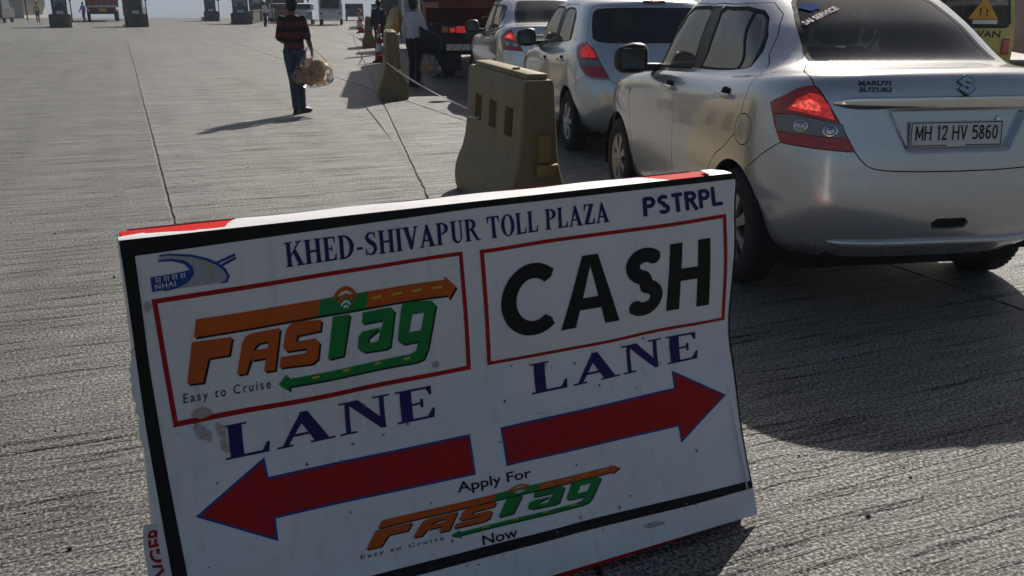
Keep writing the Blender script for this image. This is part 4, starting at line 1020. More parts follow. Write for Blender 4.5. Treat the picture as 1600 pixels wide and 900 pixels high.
    # black border
    put('border_band', [[(.0, -.004), (L+.012, -.008), (L+.012, .011), (.85, .012), (.0, .034)]], MT['ink_black'], .0011)
    put('border_band', [[(.001, .03), (.0275, .03), (.0285, .28), (.036, .55), (.0435, .80), (.046, 1.01), (.017, 1.01), (.011, .79), (.004, .44)]], MT['ink_black'], .0013)
    put('border_band', [[(.046, .905), (.5, .924), (1.08, .9406), (1.45, .9592), (1.714, .9708), (1.714, .9945), (1.45, .9888), (1.07, .9684), (.613, .9561), (.046, .940)]], MT['ink_black'], .0011)
    put('border_band', [[(L+.012, .01), (L+.020, .01), (L+.032, .30), (L+.032, .6), (L+.022, .98), (L+.017, .98), (L+.026, .6), (L+.026, .3)]], MT['ink_black'], .0011)
    words('lettering', layout('KHED-SHIVAPUR TOLL PLAZA', serif_glyph, .035), [(.3511, .043), (1.2520, .035), (1.2605, .093), (.3522, .1025)], MT['ink_navy'])
    words('lettering', layout('PSTRPL', sans_glyph, .07, w=.20), [(1.3654, .0342), (1.652, .0292), (1.6663, .0866), (1.3716, .0896)], MT['ink_navy'])
    put('frame_line', [[(.0496, .134), (.8079, .1224), (.8285, .4548), (.0633, .4497)]], MT['ink_red'], holes=[[(.0609, .1454), (.7981, .1328), (.8154, .4423), (.0739, .4357)]])
    put('frame_line', [[(.8556, .1239), (1.6799, .1154), (1.7019, .4552), (.8775, .4524)]], MT['ink_red'], holes=[[(.8684, .1342), (1.6677, .1268), (1.6885, .4456), (.8885, .4431)]])
    words('lettering', layout('CASH', sans_glyph, .06, w=.205), [(.9171, .1808), (1.620, .1812), (1.6319, .3937), (.9162, .3854)], MT['ink_black'])
    words('lettering', layout('LANE', serif_glyph, .06), [(1.005, .4729), (1.5948, .4753), (1.5898, .5596), (1.0046, .5616)], MT['ink_navy'])
    words('lettering', layout('LANE', serif_glyph, .06), [(.1714, .4726), (.7156, .4769), (.7127, .5633), (.1693, .5578)], MT['ink_navy'])
    def shrink(poly, k):
        q = [Vector(p) for p in poly]; n = len(q); ar = sum(q[i].x*q[(i+1) % n].y-q[(i+1) % n].x*q[i].y for i in range(n)); s_ = 1 if ar > 0 else -1; out = []
        for i in range(n):
            e1 = (q[i]-q[i-1]).normalized(); e2 = (q[(i+1) % n]-q[i]).normalized(); n1 = Vector((-e1.y, e1.x))*s_; n2 = Vector((-e2.y, e2.x))*s_
            out.append(tuple(q[i]+(n1+n2)*(k/max(.25, 1+n1.dot(n2)))))
        return out
    for A in ([(.0816, .6720), (.2586, .5701), (.2601, .6193), (.7987, .6286), (.7944, .7375), (.2613, .7213), (.2586, .7755)], [(1.6755, .6922), (1.4828, .5801), (1.4792, .6325), (.8914, .6306), (.8897, .7367), (1.4722, .7487), (1.4737, .8)]):
        put('arrow_outline', [A], MT['ink_blue'], .0011); put('arrow', [shrink(A, .006)], MT['ink_red'], .0017)
    font_words('lettering', 'Apply For', [(.7364, .7455), (.9601, .7575), (.9595, .7835), (.7356, .7715)], MT['ink_black'], .012)
    font_words('lettering', 'Now', [(.7857, .9013), (.8904, .9041), (.8890, .9315), (.7852, .9275)], MT['ink_black'], .012)
    # road-tag logo, large and small
    LOGO = {'o1': [(.1383, .1963), (.429, .1937), (.4191, .2347), (.1295, .2393)], 'g1': [(.429, .1937), (.5509, .1925), (.5427, .2347), (.4191, .2347)], 'o2': [(.5509, .1925), (.7581, .1924), (.7567, .182), (.7881, .2141), (.7667, .2467), (.7645, .2345), (.5427, .2347)],
     'F': [(.1246, .2499), (.2132, .2517), (.2027, .295), (.1564, .2952), (.139, .3525), (.1041, .3499)], 'A': [(.216, .3478), (.2358, .2695), (.2429, .2569), (.2563, .2504), (.3251, .2489), (.3052, .3523), (.2794, .3519), (.2871, .3173), (.2519, .3182), (.2581, .2941), (.2925, .2936), (.2965, .2773), (.2731, .2776), (.2644, .2834), (.2594, .2943), (.2377, .3483)],
     'S': [(.3506, .245), (.3609, .2401), (.4271, .245), (.4217, .272), (.3655, .2744), (.3601, .29), (.409, .2895), (.4176, .3017), (.4099, .3416), (.3946, .3518), (.3161, .3484), (.3223, .3223), (.3807, .3225), (.3859, .3105), (.3346, .3095), (.3291, .298), (.3399, .2566)], 'T': [(.4565, .2422), (.4994, .2431), (.4748, .3467), (.4352, .3479)],
     'a': [(.5331, .2447), (.6077, .2442), (.6189, .2553), (.6025, .3471), (.5912, .353), (.5308, .3491), (.5147, .3368), (.5187, .304), (.5306, .2944), (.5806, .2927), (.5449, .3132), (.5426, .3285), (.5705, .3279), (.5771, .3031), (.5857, .2842), (.5846, .2739), (.5294, .2733)],
     'g': [(.639, .2444), (.6511, .2385), (.7192, .2435), (.731, .2564), (.7048, .3711), (.6925, .3975), (.6734, .4037), (.3349, .4003), (.3369, .4123), (.3107, .3908), (.3323, .3682), (.3335, .3807), (.6539, .3797), (.672, .3733), (.6802, .3481), (.6374, .3485), (.6235, .3365)], 'gh': [(.6673, .274), (.6996, .2737), (.6884, .3197), (.6561, .3198)]}
    dash = [(.5592, .2082), (.6131, .2079), (.6681, .2075), (.7226, .207)]; gd = [(.3939, .3849), (.4727, .3831), (.557, .3833), (.6376, .3856)]
    for big in (True, False):
        T = (lambda q: q) if big else (lambda q: (1.1197*q[0]-.0859*q[1]+.3843, .0339*q[0]+.4133*q[1]+.7073))
        sh = .0045 if big else .003
        P = lambda k: [T(q) for q in LOGO[k]]; Q = lambda k: [(T(q)[0]+sh, T(q)[1]+sh*1.3) for q in LOGO[k]]
        put('logo_shadow', [Q(k) for k in ('o1', 'g1', 'o2', 'F', 'A', 'S', 'T', 'a', 'g')], MT['ink_black'], .0010, holes=[P('gh')])
        put('logo_letters', [P(k) for k in ('F', 'A', 'S')], MT['ink_orange'], .0018); put('logo_letters', [P(k) for k in ('T', 'a')]+[P('g')], MT['ink_green'], .0018, holes=[P('gh')])
        put('logo_bar', [P('o1')], MT['ink_orange'], .0018); put('logo_bar', [P('g1')], MT['ink_green'], .0018); put('logo_bar', [P('o2')], MT['ink_orange'], .0018)
        for x, y in dash: put('logo_dash', [[T((x, y)), T((x+.027, y-.0005)), T((x+.0255, y+.006)), T((x-.0015, y+.0065))]], MT['ink_yellow'], .0024)
        for x, y in gd: put('logo_dash', [[T((x, y)), T((x+.018, y)), T((x+.0165, y+.006)), T((x-.0015, y+.006))]], MT['ink_yellow'], .0024)
        c = (.4907, .232)
        for r_, w_, mt in ((.062, .011, 'ink_orange'), (.043, .010, 'ink_orange'), (.027, .007, 'ink_white'), (.015, .006, 'ink_white')):
            o_ = [T((c[0]+r_*.62*math.sin(R(a_)), c[1]-r_*math.cos(R(a_)))) for a_ in range(-58, 59, 9)]; i_ = [T((c[0]+(r_-w_)*.62*math.sin(R(a_)), c[1]-(r_-w_)*math.cos(R(a_)))) for a_ in range(58, -59, -9)]
            put('signal_arc', [o_+i_], MT[mt], .0026)
    font_words('lettering', 'Easy to Cruise', [(.0928, .3725), (.2924, .3728), (.292, .3970), (.091, .3945)], MT['ink_black'], .004, 1.35)
    font_words('lettering', 'Easy to Cruise', [(.4547, .8650), (.6801, .8750), (.6784, .8843), (.453, .8748)], MT['ink_black'], .0, 1.35)
    # road-agency logo: a grey road sweeping between two blue ribbons
    road = [(.0771, .0391), (.0954, .0388), (.1438, .0477), (.1741, .0597), (.1952, .072), (.2112, .0879), (.218, .1048), (.2125, .1159), (.191, .117), (.1621, .1177), (.1242, .117), (.0777, .1171), (.1029, .1126), (.1258, .1022), (.1386, .087), (.1381, .0733), (.1268, .0616), (.103, .0531), (.0727, .0519)]
    put('logo_road', [road], MT['ink_grey'], .0011)
    def ribbon(pts, w): return stroke(pts, w, False)
    put('logo_ribbon', ribbon([(.0727, .050), (.103, .0515), (.128, .060), (.1395, .0735), (.140, .088), (.1265, .1035), (.103, .1135), (.078, .118)], [.003, .006, .008, .009, .009, .008, .006, .003])+ribbon([(.0771, .0385), (.0954, .0383), (.1438, .047), (.1741, .059), (.1952, .0714), (.2115, .0873), (.2185, .1048), (.2125, .1165), (.200, .1172)], [.003, .004, .005, .006, .006, .006, .006, .005, .003])+ribbon([(.197, .070), (.238, .0565)], .006)+ribbon([(.206, .0775), (.239, .0640)], .006), MT['ink_blue'], .0017)
    put('logo_panel', [[(.0528, .0839), (.103, .0821), (.1345, .0786), (.1345, .0937), (.1193, .1047), (.0779, .1157), (.0527, .1168)]], MT['ink_blue'], .0017)
    put('logo_line', [stroke([(.155, .055), (.178, .070), (.188, .088), (.178, .106), (.165, .114)], .0022, False)[i] for i in range(4)], MT['ink_yellow'], .0017)
    font_words('logo_lettering', 'NHAI', [(.060, .1010), (.103, .0975), (.103, .1085), (.060, .1125)], MT['ink_white'], .01, 1.1, .0024)
    # four small Devanagari-like syllable marks over the letters
    for k in range(4):
        x = .062+k*.0175; y = .0895-.001*k
        put('logo_lettering', [rect(x, y-.003, x+.012, y-.0015), rect(x+.009, y-.002, x+.0105, y+.008), rect(x+.002, y+.002, x+.0095, y+.0035)]+stroke([(x+.002, y-.001), (x+.002, y+.006), (x+.006, y+.0075)], .0014, False), MT['ink_white'], .0024)
    # muddy marks
    mud = plain('dried_mud', (.46, .39, .36), .8, .35, 60)
    def blob(cx, cy, rx, ry, seed, rot=0):
        r = random.Random(seed); q = []
        for i in range(22):
            a = 2*math.pi*i/22; k = 1+r.uniform(-.22, .22); x, y = rx*k*math.cos(a), ry*k*math.sin(a); q.append((cx+x*math.cos(rot)-y*math.sin(rot), cy+x*math.sin(rot)+y*math.cos(rot)))
        return q
    for i, (cx, cy, rx, ry, rt) in enumerate([(.128, .428, .021, .013, .2), (.126, .478, .013, .028, -.6), (.168, .480, .010, .020, -.3), (.172, .522, .008, .020, -.2), (.040, .150, .008, .012, 0), (.725, .420, .010, .008, 0), (1.33, 1.012, .035, .008, .1)]):
        put('mud_mark', [blob(cx, cy, rx, ry, i, rt)], mud, .0028)
    r = random.Random(3)
    put('mud_mark', [blob(r.uniform(.06, 1.68), r.uniform(.46, 1.0), r.uniform(.0012, .004), r.uniform(.0012, .005), 50+i) for i in range(60)], plain('dark_specks', (.14, .11, .10), .8, .3), .0030)['kind'] = 'stuff'
    # hanging warning tape at the left end
    tape = MT['tape_white']; t0 = MB(); n = 16; vv = []; ff = []
    cl = [Vector((-.004-.05*(k/n)**1.3-.004*math.sin(k*.9), -.05-.10*(k/n)+.012*math.sin(k*.7), .40-.385*k/n)) for k in range(n+1)]
    for k, c in enumerate(cl):
        w = Vector((.026, -.010, .005*math.sin(k*.8))); vv += [c-w, c+w]
    for k in range(n): ff.append((2*k, 2*k+2, 2*k+3, 2*k+1))
    tp = mesh_obj('warning_tape', vv, ff, tape, root, smooth=True)
    def tape_pt(u, w):   # u down the tape, w across
        f = min(n-1e-6, max(0, u*n)); i = int(f); t = f-i; A = Vector(vv[2*i]).lerp(Vector(vv[2*i+2]), t); B = Vector(vv[2*i+1]).lerp(Vector(vv[2*i+3]), t)
        nrm = (B-A).cross(Vector(cl[i+1])-Vector(cl[i])).normalized(); nrm = nrm if nrm.y < 0 else -nrm
        return A.lerp(B, w)+nrm*.0012
    v, f = text_flat('DANGER DANGER', .02); x0, x1 = v[:, 0].min(), v[:, 0].max()
    mesh_obj('tape_lettering', [tape_pt(1-(q[0]-x0)/(x1-x0)*.98, .80-.60*q[1]/.72) for q in v], f, MT['ink_red'], tp)
    return root
MT['tape_white'] = plain('white_tape_film', (.70, .68, .67), .35, .1, 20)
lane_sign = build_sign()
# ---------------------------------------------------------------- yellow plastic lane barriers, cones and the tape between them
MT['yellow_plastic'] = None
def dirty_plastic(name, c, dirt, lo=.45, hi=.7):
    m, nt, b = nmat(name); v = coords(nt); L = nt.links
    n = noise(nt, v, 4, 6, .65); n2 = noise(nt, v, 30, 4, .7); q = coords(nt, vec=(9, 9, 1.2)); n3 = noise(nt, q, 1, 4, .6)
    k = mixc(nt, ramp(nt, n, [(lo-.15, (.25,)*3), (hi, (.85,)*3)]), c, dirt)
    k = mixc(nt, ramp(nt, n3, [(.45, (0, 0, 0)), (.75, (.6,)*3)]), k, tuple(x*.6 for x in dirt))
    k = mixc(nt, ramp(nt, n2, [(.60, (0, 0, 0)), (.72, (.5,)*3)]), k, tuple(x*.45 for x in dirt))
    L.new(k, b.inputs['Base Color']); sset(b, rough=.6); bump(nt, b, n2, .25, .006); return m
MT['yellow_plastic'] = dirty_plastic('dusty_yellow_plastic', (.30, .215, .075), (.18, .145, .085))
MT['yellow_clean'] = dirty_plastic('yellow_plastic_recess', (.36, .215, .04), (.24, .165, .06))
def make_barrier(root):
    """moulded jersey barrier, 1.8 m long along +Y from its near end at the origin"""
    Lb, zt = 1.80, 1.08
    half = [(.228, 0), (.242, .06), (.246, .14), (.236, .22), (.208, .30), (.172, .38), (.148, .47), (.134, .58), (.118, .82), (.106, 1.03), (.092, 1.055)]
    prof = [(x, z) for x, z in half]+[(-x, z) for x, z in half[::-1]]
    b = bmesh.new(); n = len(prof); rows = []
    ys = [0, .012, .05]+[.15*k for k in range(1, 12)]+[Lb-.05, Lb-.012, Lb]
    for y in ys:
        e = 0 if .011 < y < Lb-.011 else .012
        rows.append([b.verts.new((x*(1-e/.2) if abs(x) > .01 else x, y, z-(e if z > 1 else 0))) for x, z in prof])
    for i in range(len(ys)-1):
        for k in range(n): b.faces.new((rows[i][k], rows[i][(k+1) % n], rows[i+1][(k+1) % n], rows[i+1][k]))
    b.faces.new(rows[0][::-1]); b.faces.new(rows[-1]); bmesh.ops.recalc_face_normals(b, faces=b.faces)
    me = bpy.data.meshes.new('shell'); b.to_mesh(me); b.free()
    # fork pockets cut right through
    body = bpy.data.objects.new('shell', me); COL.objects.link(body)
    cut = MB()
    for y in (.36, .86, 1.36): cut.box((0, y, .745), (.6, .24, .20), bevel=.02)
    co = cut.build('cutter', MT['inner']); md = body.modifiers.new('cut', 'BOOLEAN'); md.object = co; md.operation = 'DIFFERENCE'; md.solver = 'EXACT'
    bpy.context.view_layer.update()
    m2 = bpy.data.meshes.new_from_object(body.evaluated_get(bpy.context.evaluated_depsgraph_get()))
    body.modifiers.clear(); body.data = m2; bpy.data.objects.remove(co, do_unlink=True)
    m2.materials.clear(); m2.materials.append(MT['yellow_plastic']); body.parent = root
    m2.polygons.foreach_set('use_smooth', np.ones(len(m2.polygons), bool)); m2.set_sharp_from_angle(angle=R(38))
    b = MB(); b.box((0, Lb/2-.02, zt-.008), (.145, Lb-.16, .05), bevel=.014); b.build('top_ridge', MT['yellow_plastic'], root, smooth=40)
    # interlocking lugs at the ends
    b = MB(); b.box((.03, -.025, .60), (.085, .08, .19), bevel=.014); b.build('end_lug', MT['yellow_clean'], root, smooth=40)
    b = MB(); b.lathe([(.0, .42), (.075, .42), (.08, .44), (.08, .485), (.07, .50), (0, .50)], 20, Matrix.Translation((.05, -.05, 0))@Matrix.Diagonal((1, .8, 1, 1))); b.build('end_socket', MT['yellow_clean'], root, smooth=40)
    b = MB(); b.lathe([(0, 0), (.028, 0), (.028, .02), (0, .02)], 14, Matrix.Translation((-.03, .5, zt+.012))); b.build('filler_cap', MT['yellow_clean'], root, smooth=40)
    b = MB(); b.tube([(-.115, 1.36, .66), (-.15, 1.37, .655), (-.19, 1.42, .66)], .008, 8); b.build('tie_rope', MT['tape_white'], root, smooth=True)
    return root
GB = 'yellow plastic barriers marking the lane edge'
def barrier_at(x, y, rz, label, src=None):
    r = empty('lane_barrier', (x, y, 0), rz, label, 'barrier', GB)
    if src is None: make_barrier(r)
    else:
        for ch in src.children: copy_tree(ch, r)
    return r
bar1 = barrier_at(.185, 6.22, R(14.5), 'dusty yellow plastic barrier with square holes standing right behind the lane sign')
bar2 = barrier_at(-1.97, 15.5, R(9), 'dusty yellow barrier seen end-on, tape tied to it, second from the sign', bar1)
bar3 = barrier_at(-5.15, 33.9, R(9), 'small far yellow barrier seen end-on beyond the red and white cone', bar1)
def make_cone(root, h=.9, low=False):
    b = MB(); b.box((0, 0, .02), (.38, .38, .04), bevel=.012); b.build('base', MT['inner'], root)
    r0, r1 = .15, .028; f = lambda z: r0+(r1-r0)*(z-.04)/(h-.04)
    seg = [(.04, .28, 'cone_red'), (.28, .50, 'white_vinyl'), (.50, .66, 'cone_red'), (.66, .76, 'white_vinyl'), (.76, h, 'cone_red')]
    for a, c, m in seg:
        b = MB(); b.lathe([(f(a), a), (f(c), c)], 18); o = b.build('sleeve_band', MT[m], root, smooth=True)
    b = MB(); b.lathe([(r1, h-.001), (r1*.9, h+.01), (0, h+.01)], 14); b.build('tip', MT['cone_red'], root, smooth=True)
    return root
MT['cone_red'] = plain('cone_red', (.42, .025, .02), .5, .2, 8)
cone = empty('traffic_cone', (-3.62, 25.7, 0), 0, 'red and white traffic cone standing behind the second yellow barrier', 'cone', 'traffic cones along the lane edge'); make_cone(cone, 1.0)
for k, (x, y, lb) in enumerate([(-8.3, 52, 'nearest of the far red cones in line beyond the yellow barriers'), (-9.6, 60, 'second of the far red cones in line beyond the yellow barriers'), (-11.0, 68.5, 'third of the far red cones in line beyond the yellow barriers'), (-12.4, 77, 'farthest of the far red cones in line beyond the yellow barriers')]):
    c = empty('traffic_cone', (x, y, 0), k, lb, 'cone', 'traffic cones along the lane edge'); c.scale = (1.25, 1.25, 1.15)
    for ch in cone.children: copy_tree(ch, c)
def tape_between(a, b, sag, w, label, mat, n=18):
    a, b = Vector(a), Vector(b); vv = []; ff = []
    for i in range(n+1):
        t = i/n; p = a.lerp(b, t)-Vector((0, 0, sag*4*t*(1-t))); tw = .5+.9*math.sin(t*5+a.x)
        d = Vector((math.sin(tw)*.3, 0, math.cos(tw)))*w/2; vv += [p-d, p+d]
    for i in range(n): ff.append((2*i, 2*i+1, 2*i+3, 2*i+2))
    ff += [f[::-1] for f in []]
    return tag(mesh_obj('barrier_tape', vv, ff, mat, smooth=True), label, 'tape', 'tapes strung between the barriers')
MT['tape_pink'] = plain('faded_pink_tape', (.82, .62, .62), .5, .3, 6)
MT['tape_straw'] = plain('straw_coloured_tape', (.55, .45, .32), .6, .2, 6)
tape_between((-2.09, 15.52, .62), (-.28, 7.78, .66), .05, .03, 'faded pink tape stretched from the second barrier to the near yellow barrier', MT['tape_pink'])
tape_between((-5.0, 34.1, .95), (-3.65, 25.75, .92), .22, .05, 'straw-coloured tape sagging from the far barrier to the cone', MT['tape_straw'])
tape_between((-3.60, 25.6, .92), (-2.07, 15.8, .98), .30, .03, 'straw-coloured tape sagging from the cone to the second barrier', MT['tape_straw'])
tape_between((-8.3, 52, 1.0), (-5.2, 35.5, 1.02), .35, .05, 'pale tape sagging from the far barrier back to the red cones', MT['tape_straw'])
# ---------------------------------------------------------------- people
def ell_tube(mb, pts, rad, n=14):
    """tube with an elliptical section; rad = (across x, across the other way) per point"""
    pts = [Vector(p) for p in pts]; vv = []; ff = []
    for i, p in enumerate(pts):
        t = (pts[min(i+1, len(pts)-1)]-pts[max(i-1, 0)]).normalized(); a = Vector((1, 0, 0)); a = (a-t*a.dot(t))
        a = a.normalized() if a.length > .2 else (Vector((0, 1, 0))-t*t.y).normalized()
        b = t.cross(a).normalized(); ra, rb = rad[i] if isinstance(rad[i], tuple) else (rad[i], rad[i])
        for k in range(n):
            q = 2*math.pi*k/n; vv.append(p+a*ra*math.cos(q)+b*rb*math.sin(q))
    for i in range(len(pts)-1):
        for k in range(n): ff.append((i*n+k, i*n+(k+1) % n, (i+1)*n+(k+1) % n, (i+1)*n+k))
    ff.append(tuple(range(n))[::-1]); ff.append(tuple((len(pts)-1)*n+k for k in range(n)))
    mb.add(vv, ff)
def ball(mb, c, r, n=14):
    r = r if isinstance(r, tuple) else (r, r, r); pr = [(math.sin(math.pi*i/10), -math.cos(math.pi*i/10)) for i in range(11)]
    mb.lathe([(max(1e-4, a), b) for a, b in pr], n, Matrix.Translation(c)@Matrix.Diagonal((r[0], r[1], r[2], 1)))
def fuse(name, mb, mat, parent, voxel=.014, smooth=4):
    """one continuous skin round all the solids"""
    me = bpy.data.meshes.new(name); me.from_pydata(mb.v, [], mb.f); bm = bmesh.new(); bm.from_mesh(me); bmesh.ops.recalc_face_normals(bm, faces=bm.faces); bm.to_mesh(me); bm.free()
    o = bpy.data.objects.new(name, me); COL.objects.link(o)
    r = o.modifiers.new('r', 'REMESH'); r.mode = 'VOXEL'; r.voxel_size = voxel
    s = o.modifiers.new('s', 'SMOOTH'); s.factor = .5; s.iterations = smooth
    bpy.context.view_layer.update(); m2 = bpy.data.meshes.new_from_object(o.evaluated_get(bpy.context.evaluated_depsgraph_get()))
    o.modifiers.clear(); o.data = m2; bpy.data.meshes.remove(me); m2.name = name
    m2.materials.clear(); m2.materials.append(mat); m2.polygons.foreach_set('use_smooth', np.ones(len(m2.polygons), bool)); o.parent = parent
    return o
MT['skin'] = plain('brown_skin', (.16, .085, .055), .55, .15, 12)
MT['hair'] = plain('black_hair', (.010, .009, .009), .55, .3, 60)
MT['shoe'] = plain('black_shoe', (.016, .015, .015), .45, .2, 20)
def cloth(name, c, vary=.25): return plain(name, c, .85, vary, 14, .25, sheen=.2)
def striped_cloth():
    m, nt, b = nmat('striped_shirt'); t = N(nt, 'TexCoord'); sp = N(nt, 'SeparateXYZ'); nt.links.new(t.outputs['Object'], sp.inputs[0])
    w = N(nt, 'Math', operation='MULTIPLY_ADD'); nt.links.new(sp.outputs[2], w.inputs[0]); w.inputs[1].default_value = 1/.148; w.inputs[2].default_value = .20
    f = N(nt, 'Math', operation='FRACT'); nt.links.new(w.outputs[0], f.inputs[0])
    c = ramp(nt, f.outputs[0], [(.0, (.012, .012, .016)), (.48, (.012, .012, .016)), (.50, (.13, .022, .026)), (.985, (.13, .022, .026))])
    n = noise(nt, coords(nt), 18, 4); nt.links.new(mixc(nt, .35, c, ramp(nt, n, [(.3, (.5,)*3), (.7, (1.2,)*3)]), 'MULTIPLY'), b.inputs['Base Color']); sset(b, rough=.85)
    bump(nt, b, n, .4, .02); return m
MT['striped'] = striped_cloth()
MT['denim'] = cloth('blue_denim', (.045, .065, .105), .45)
def hand(mb, w, d, side, curl=.6):
    """palm and five bent fingers; w wrist, d direction of the hand"""
    w, d = Vector(w), Vector(d).normalized(); ax = Vector((0, 1, 0)); ax = (ax-d*ax.dot(d)).normalized(); nrm = d.cross(ax).normalized()*side
    pe = w+d*.09; ell_tube(mb, [w-d*.01, w+d*.05, pe], [(.022, .028), (.020, .038), (.016, .036)])
    for i, l in enumerate((.068, .078, .074, .058)):
        b0 = pe+ax*(.027-.018*i); p1 = b0+d*l*.45; p2 = p1+(d*(1-curl)-nrm*curl).normalized()*l*.35; p3 = p2+(d*(1-2*curl)-nrm).normalized()*l*.3
        mb.tube([b0-d*.01, p1, p2, p3], [.0095, .009, .0085, .0075], 7)
    t0 = w+d*.035+ax*.032; mb.tube([t0, t0+ax*.022+d*.02, t0+ax*.025+d*.05-nrm*.015, t0+ax*.012+d*.07-nrm*.02], [.012, .011, .010, .008], 7)
def make_person(root, P, shirt, trousers, hair=True, lod=1.0, sleeve=.55, shoe=None):
    """P: joints in the person's frame (x right, y forward, z up)"""
    vx = .015*lod
    b = MB(); H = Vector(P['head'])
    ball(b, H, (.075, .095, .115)); ball(b, H+Vector((0, .03, -.06)), (.055, .06, .055)); ell_tube(b, [P['chest'], P['neck'], H-Vector((0, .01, .06))], [(.06, .06), (.052, .055), (.05, .055)])
    ball(b, H+Vector((0, .105, -.015)), (.016, .022, .025)); 
    for s in (-1, 1): ball(b, H+Vector((s*.078, -.005, -.005)), (.012, .022, .034)); ball(b, H+Vector((s*.03, .088, .012)), (.018, .012, .010))
    ball(b, H+Vector((0, .092, -.055)), (.028, .012, .009))
    ell_tube(b, [P['pelvis'], P['waist'], P['chest'], Vector(P['chest'])+Vector((0, 0, .10))], [(.14, .10), (.125, .09), (.15, .10), (.13, .08)])
    for s in 'lr':
        sh, el, wr = Vector(P['sh'+s]), Vector(P['el'+s]), Vector(P['wr'+s]); hi, kn, an = Vector(P['hi'+s]), Vector(P['kn'+s]), Vector(P['an'+s])
        ell_tube(b, [Vector(P['chest'])+Vector((0, 0, .06)), sh, sh.lerp(el, .5), el, el.lerp(wr, .35), wr], [.05, .055, .045, .038, .038, .026])
        hand(b, wr, P.get('hd'+s, wr-el), 1 if s == 'r' else -1)
        ell_tube(b, [P['pelvis'], hi, hi.lerp(kn, .5), kn, kn.lerp(an, .3), an], [.09, .085, .072, .052, .055, .036])
    fuse('body', b, MT['skin'], root, vx*.8, 3)
    b = MB(); e = .014
    ell_tube(b, [Vector(P['pelvis'])+Vector((0, 0, -.02)), P['waist'], Vector(P['waist']).lerp(Vector(P['chest']), .5), P['chest'], Vector(P['chest'])+Vector((0, 0, .085)), Vector(P['neck'])-Vector((0, 0, .02))], [(.152, .118), (.142, .108), (.150, .110), (.160, .114), (.135, .095), (.060, .060)])
    for s in 'lr':
        sh, el, wr = Vector(P['sh'+s]), Vector(P['el'+s]), Vector(P['wr'+s]); k = min(1, sleeve*2); q = [Vector(P['chest'])+Vector((0, 0, .07)), sh, sh.lerp(el, .5*k), sh.lerp(el, k)]; rr = [.06, .066, .058, .054]
        if sleeve > .5: q.append(el.lerp(wr, (sleeve-.5)*2)); rr.append(.046)
        ell_tube(b, q, rr)
    fuse('shirt', b, shirt, root, vx, 3)
    b = MB()
    ell_tube(b, [Vector(P['pelvis'])+Vector((0, 0, .09)), P['pelvis'], Vector(P['pelvis'])-Vector((0, 0, .07))], [(.135, .105), (.146, .115), (.125, .105)])
    for s in 'lr':
        hi, kn, an = Vector(P['hi'+s]), Vector(P['kn'+s]), Vector(P['an'+s])
        ell_tube(b, [hi+Vector((0, 0, .04)), hi.lerp(kn, .3), hi.lerp(kn, .7), kn, kn.lerp(an, .4), an+Vector((0, 0, .0))], [(.086, .098), (.082, .092), (.070, .078), (.062, .068), (.060, .066), (.058, .066)])
    fuse('trousers', b, trousers, root, vx, 2)
    for s in 'lr':
        an = Vector(P['an'+s]); f = Vector(P.get('ft'+s, (0, 1, 0))).normalized(); b = MB(); g = Vector((an.x, an.y, 0))
        ell_tube(b, [g-f*.07+Vector((0, 0, .045)), g+Vector((0, 0, .055)), g+f*.10+Vector((0, 0, .042)), g+f*.18+Vector((0, 0, .03))], [(.035, .042), (.042, .052), (.045, .038), (.03, .022)]); ball(b, an-Vector((0, 0, .02)), .045)
        for sx in (-.05, .08): b.box(tuple(g+f*sx+Vector((0, 0, .012))), (.07, .13, .024), Matrix.Rotation(math.atan2(-f.x, f.y), 3, 'Z'))
        fuse('shoe', b, shoe or MT['shoe'], root, vx*.8, 2)
    if hair:
        b = MB(); ball(b, H+Vector((0, -.018, .028)), (.088, .098, .105)); ball(b, H+Vector((0, -.05, -.02)), (.076, .06, .08)); rnd = random.Random(int(abs(H.x)*1000)+7)
        for i in range(40):
            a = rnd.uniform(0, 6.28); z = rnd.uniform(.0, 1); d = Vector((math.cos(a)*math.sqrt(1-z*z), math.sin(a)*math.sqrt(1-z*z), z)); c = H+Vector((0, -.02, .03))+Vector((d.x*.084, d.y*.094, d.z*.10)); ball(b, c, rnd.uniform(.008, .018), 6)
        fuse('hair', b, MT['hair'], root, vx*.7, 1)
STAND = dict(head=(0, .02, 1.535), neck=(0, 0, 1.42), chest=(0, 0, 1.25), waist=(0, 0, 1.04), pelvis=(0, 0, .92),
             shl=(-.148, 0, 1.345), shr=(.148, 0, 1.345), ell=(-.195, -.04, 1.09), elr=(.20, -.05, 1.08), wrl=(-.16, .14, .96), wrr=(.24, .05, .90), hdr=(0, .1, -1),
             hil=(-.085, 0, .88), hir=(.085, 0, .88), knl=(-.075, .03, .48), knr=(.075, .04, .48), anl=(-.06, -.04, .08), anr=(.07, .10, .08))
man = empty('person', (-3.13, 13.50, 0), R(8), 'person walking away in a red and black striped shirt and jeans, with a clear bag', 'person')
P1 = dict(STAND); P1.update(anl=(-.02, -.06, .08), anr=(.05, .10, .08), knl=(-.05, .02, .48), knr=(.055, .06, .48), ftl=(.25, 1, 0), ftr=(.75, .8, 0), ell=(-.205, -.03, 1.07), wrl=(-.12, .17, .99))
make_person(man, P1, MT['striped'], MT['denim'])
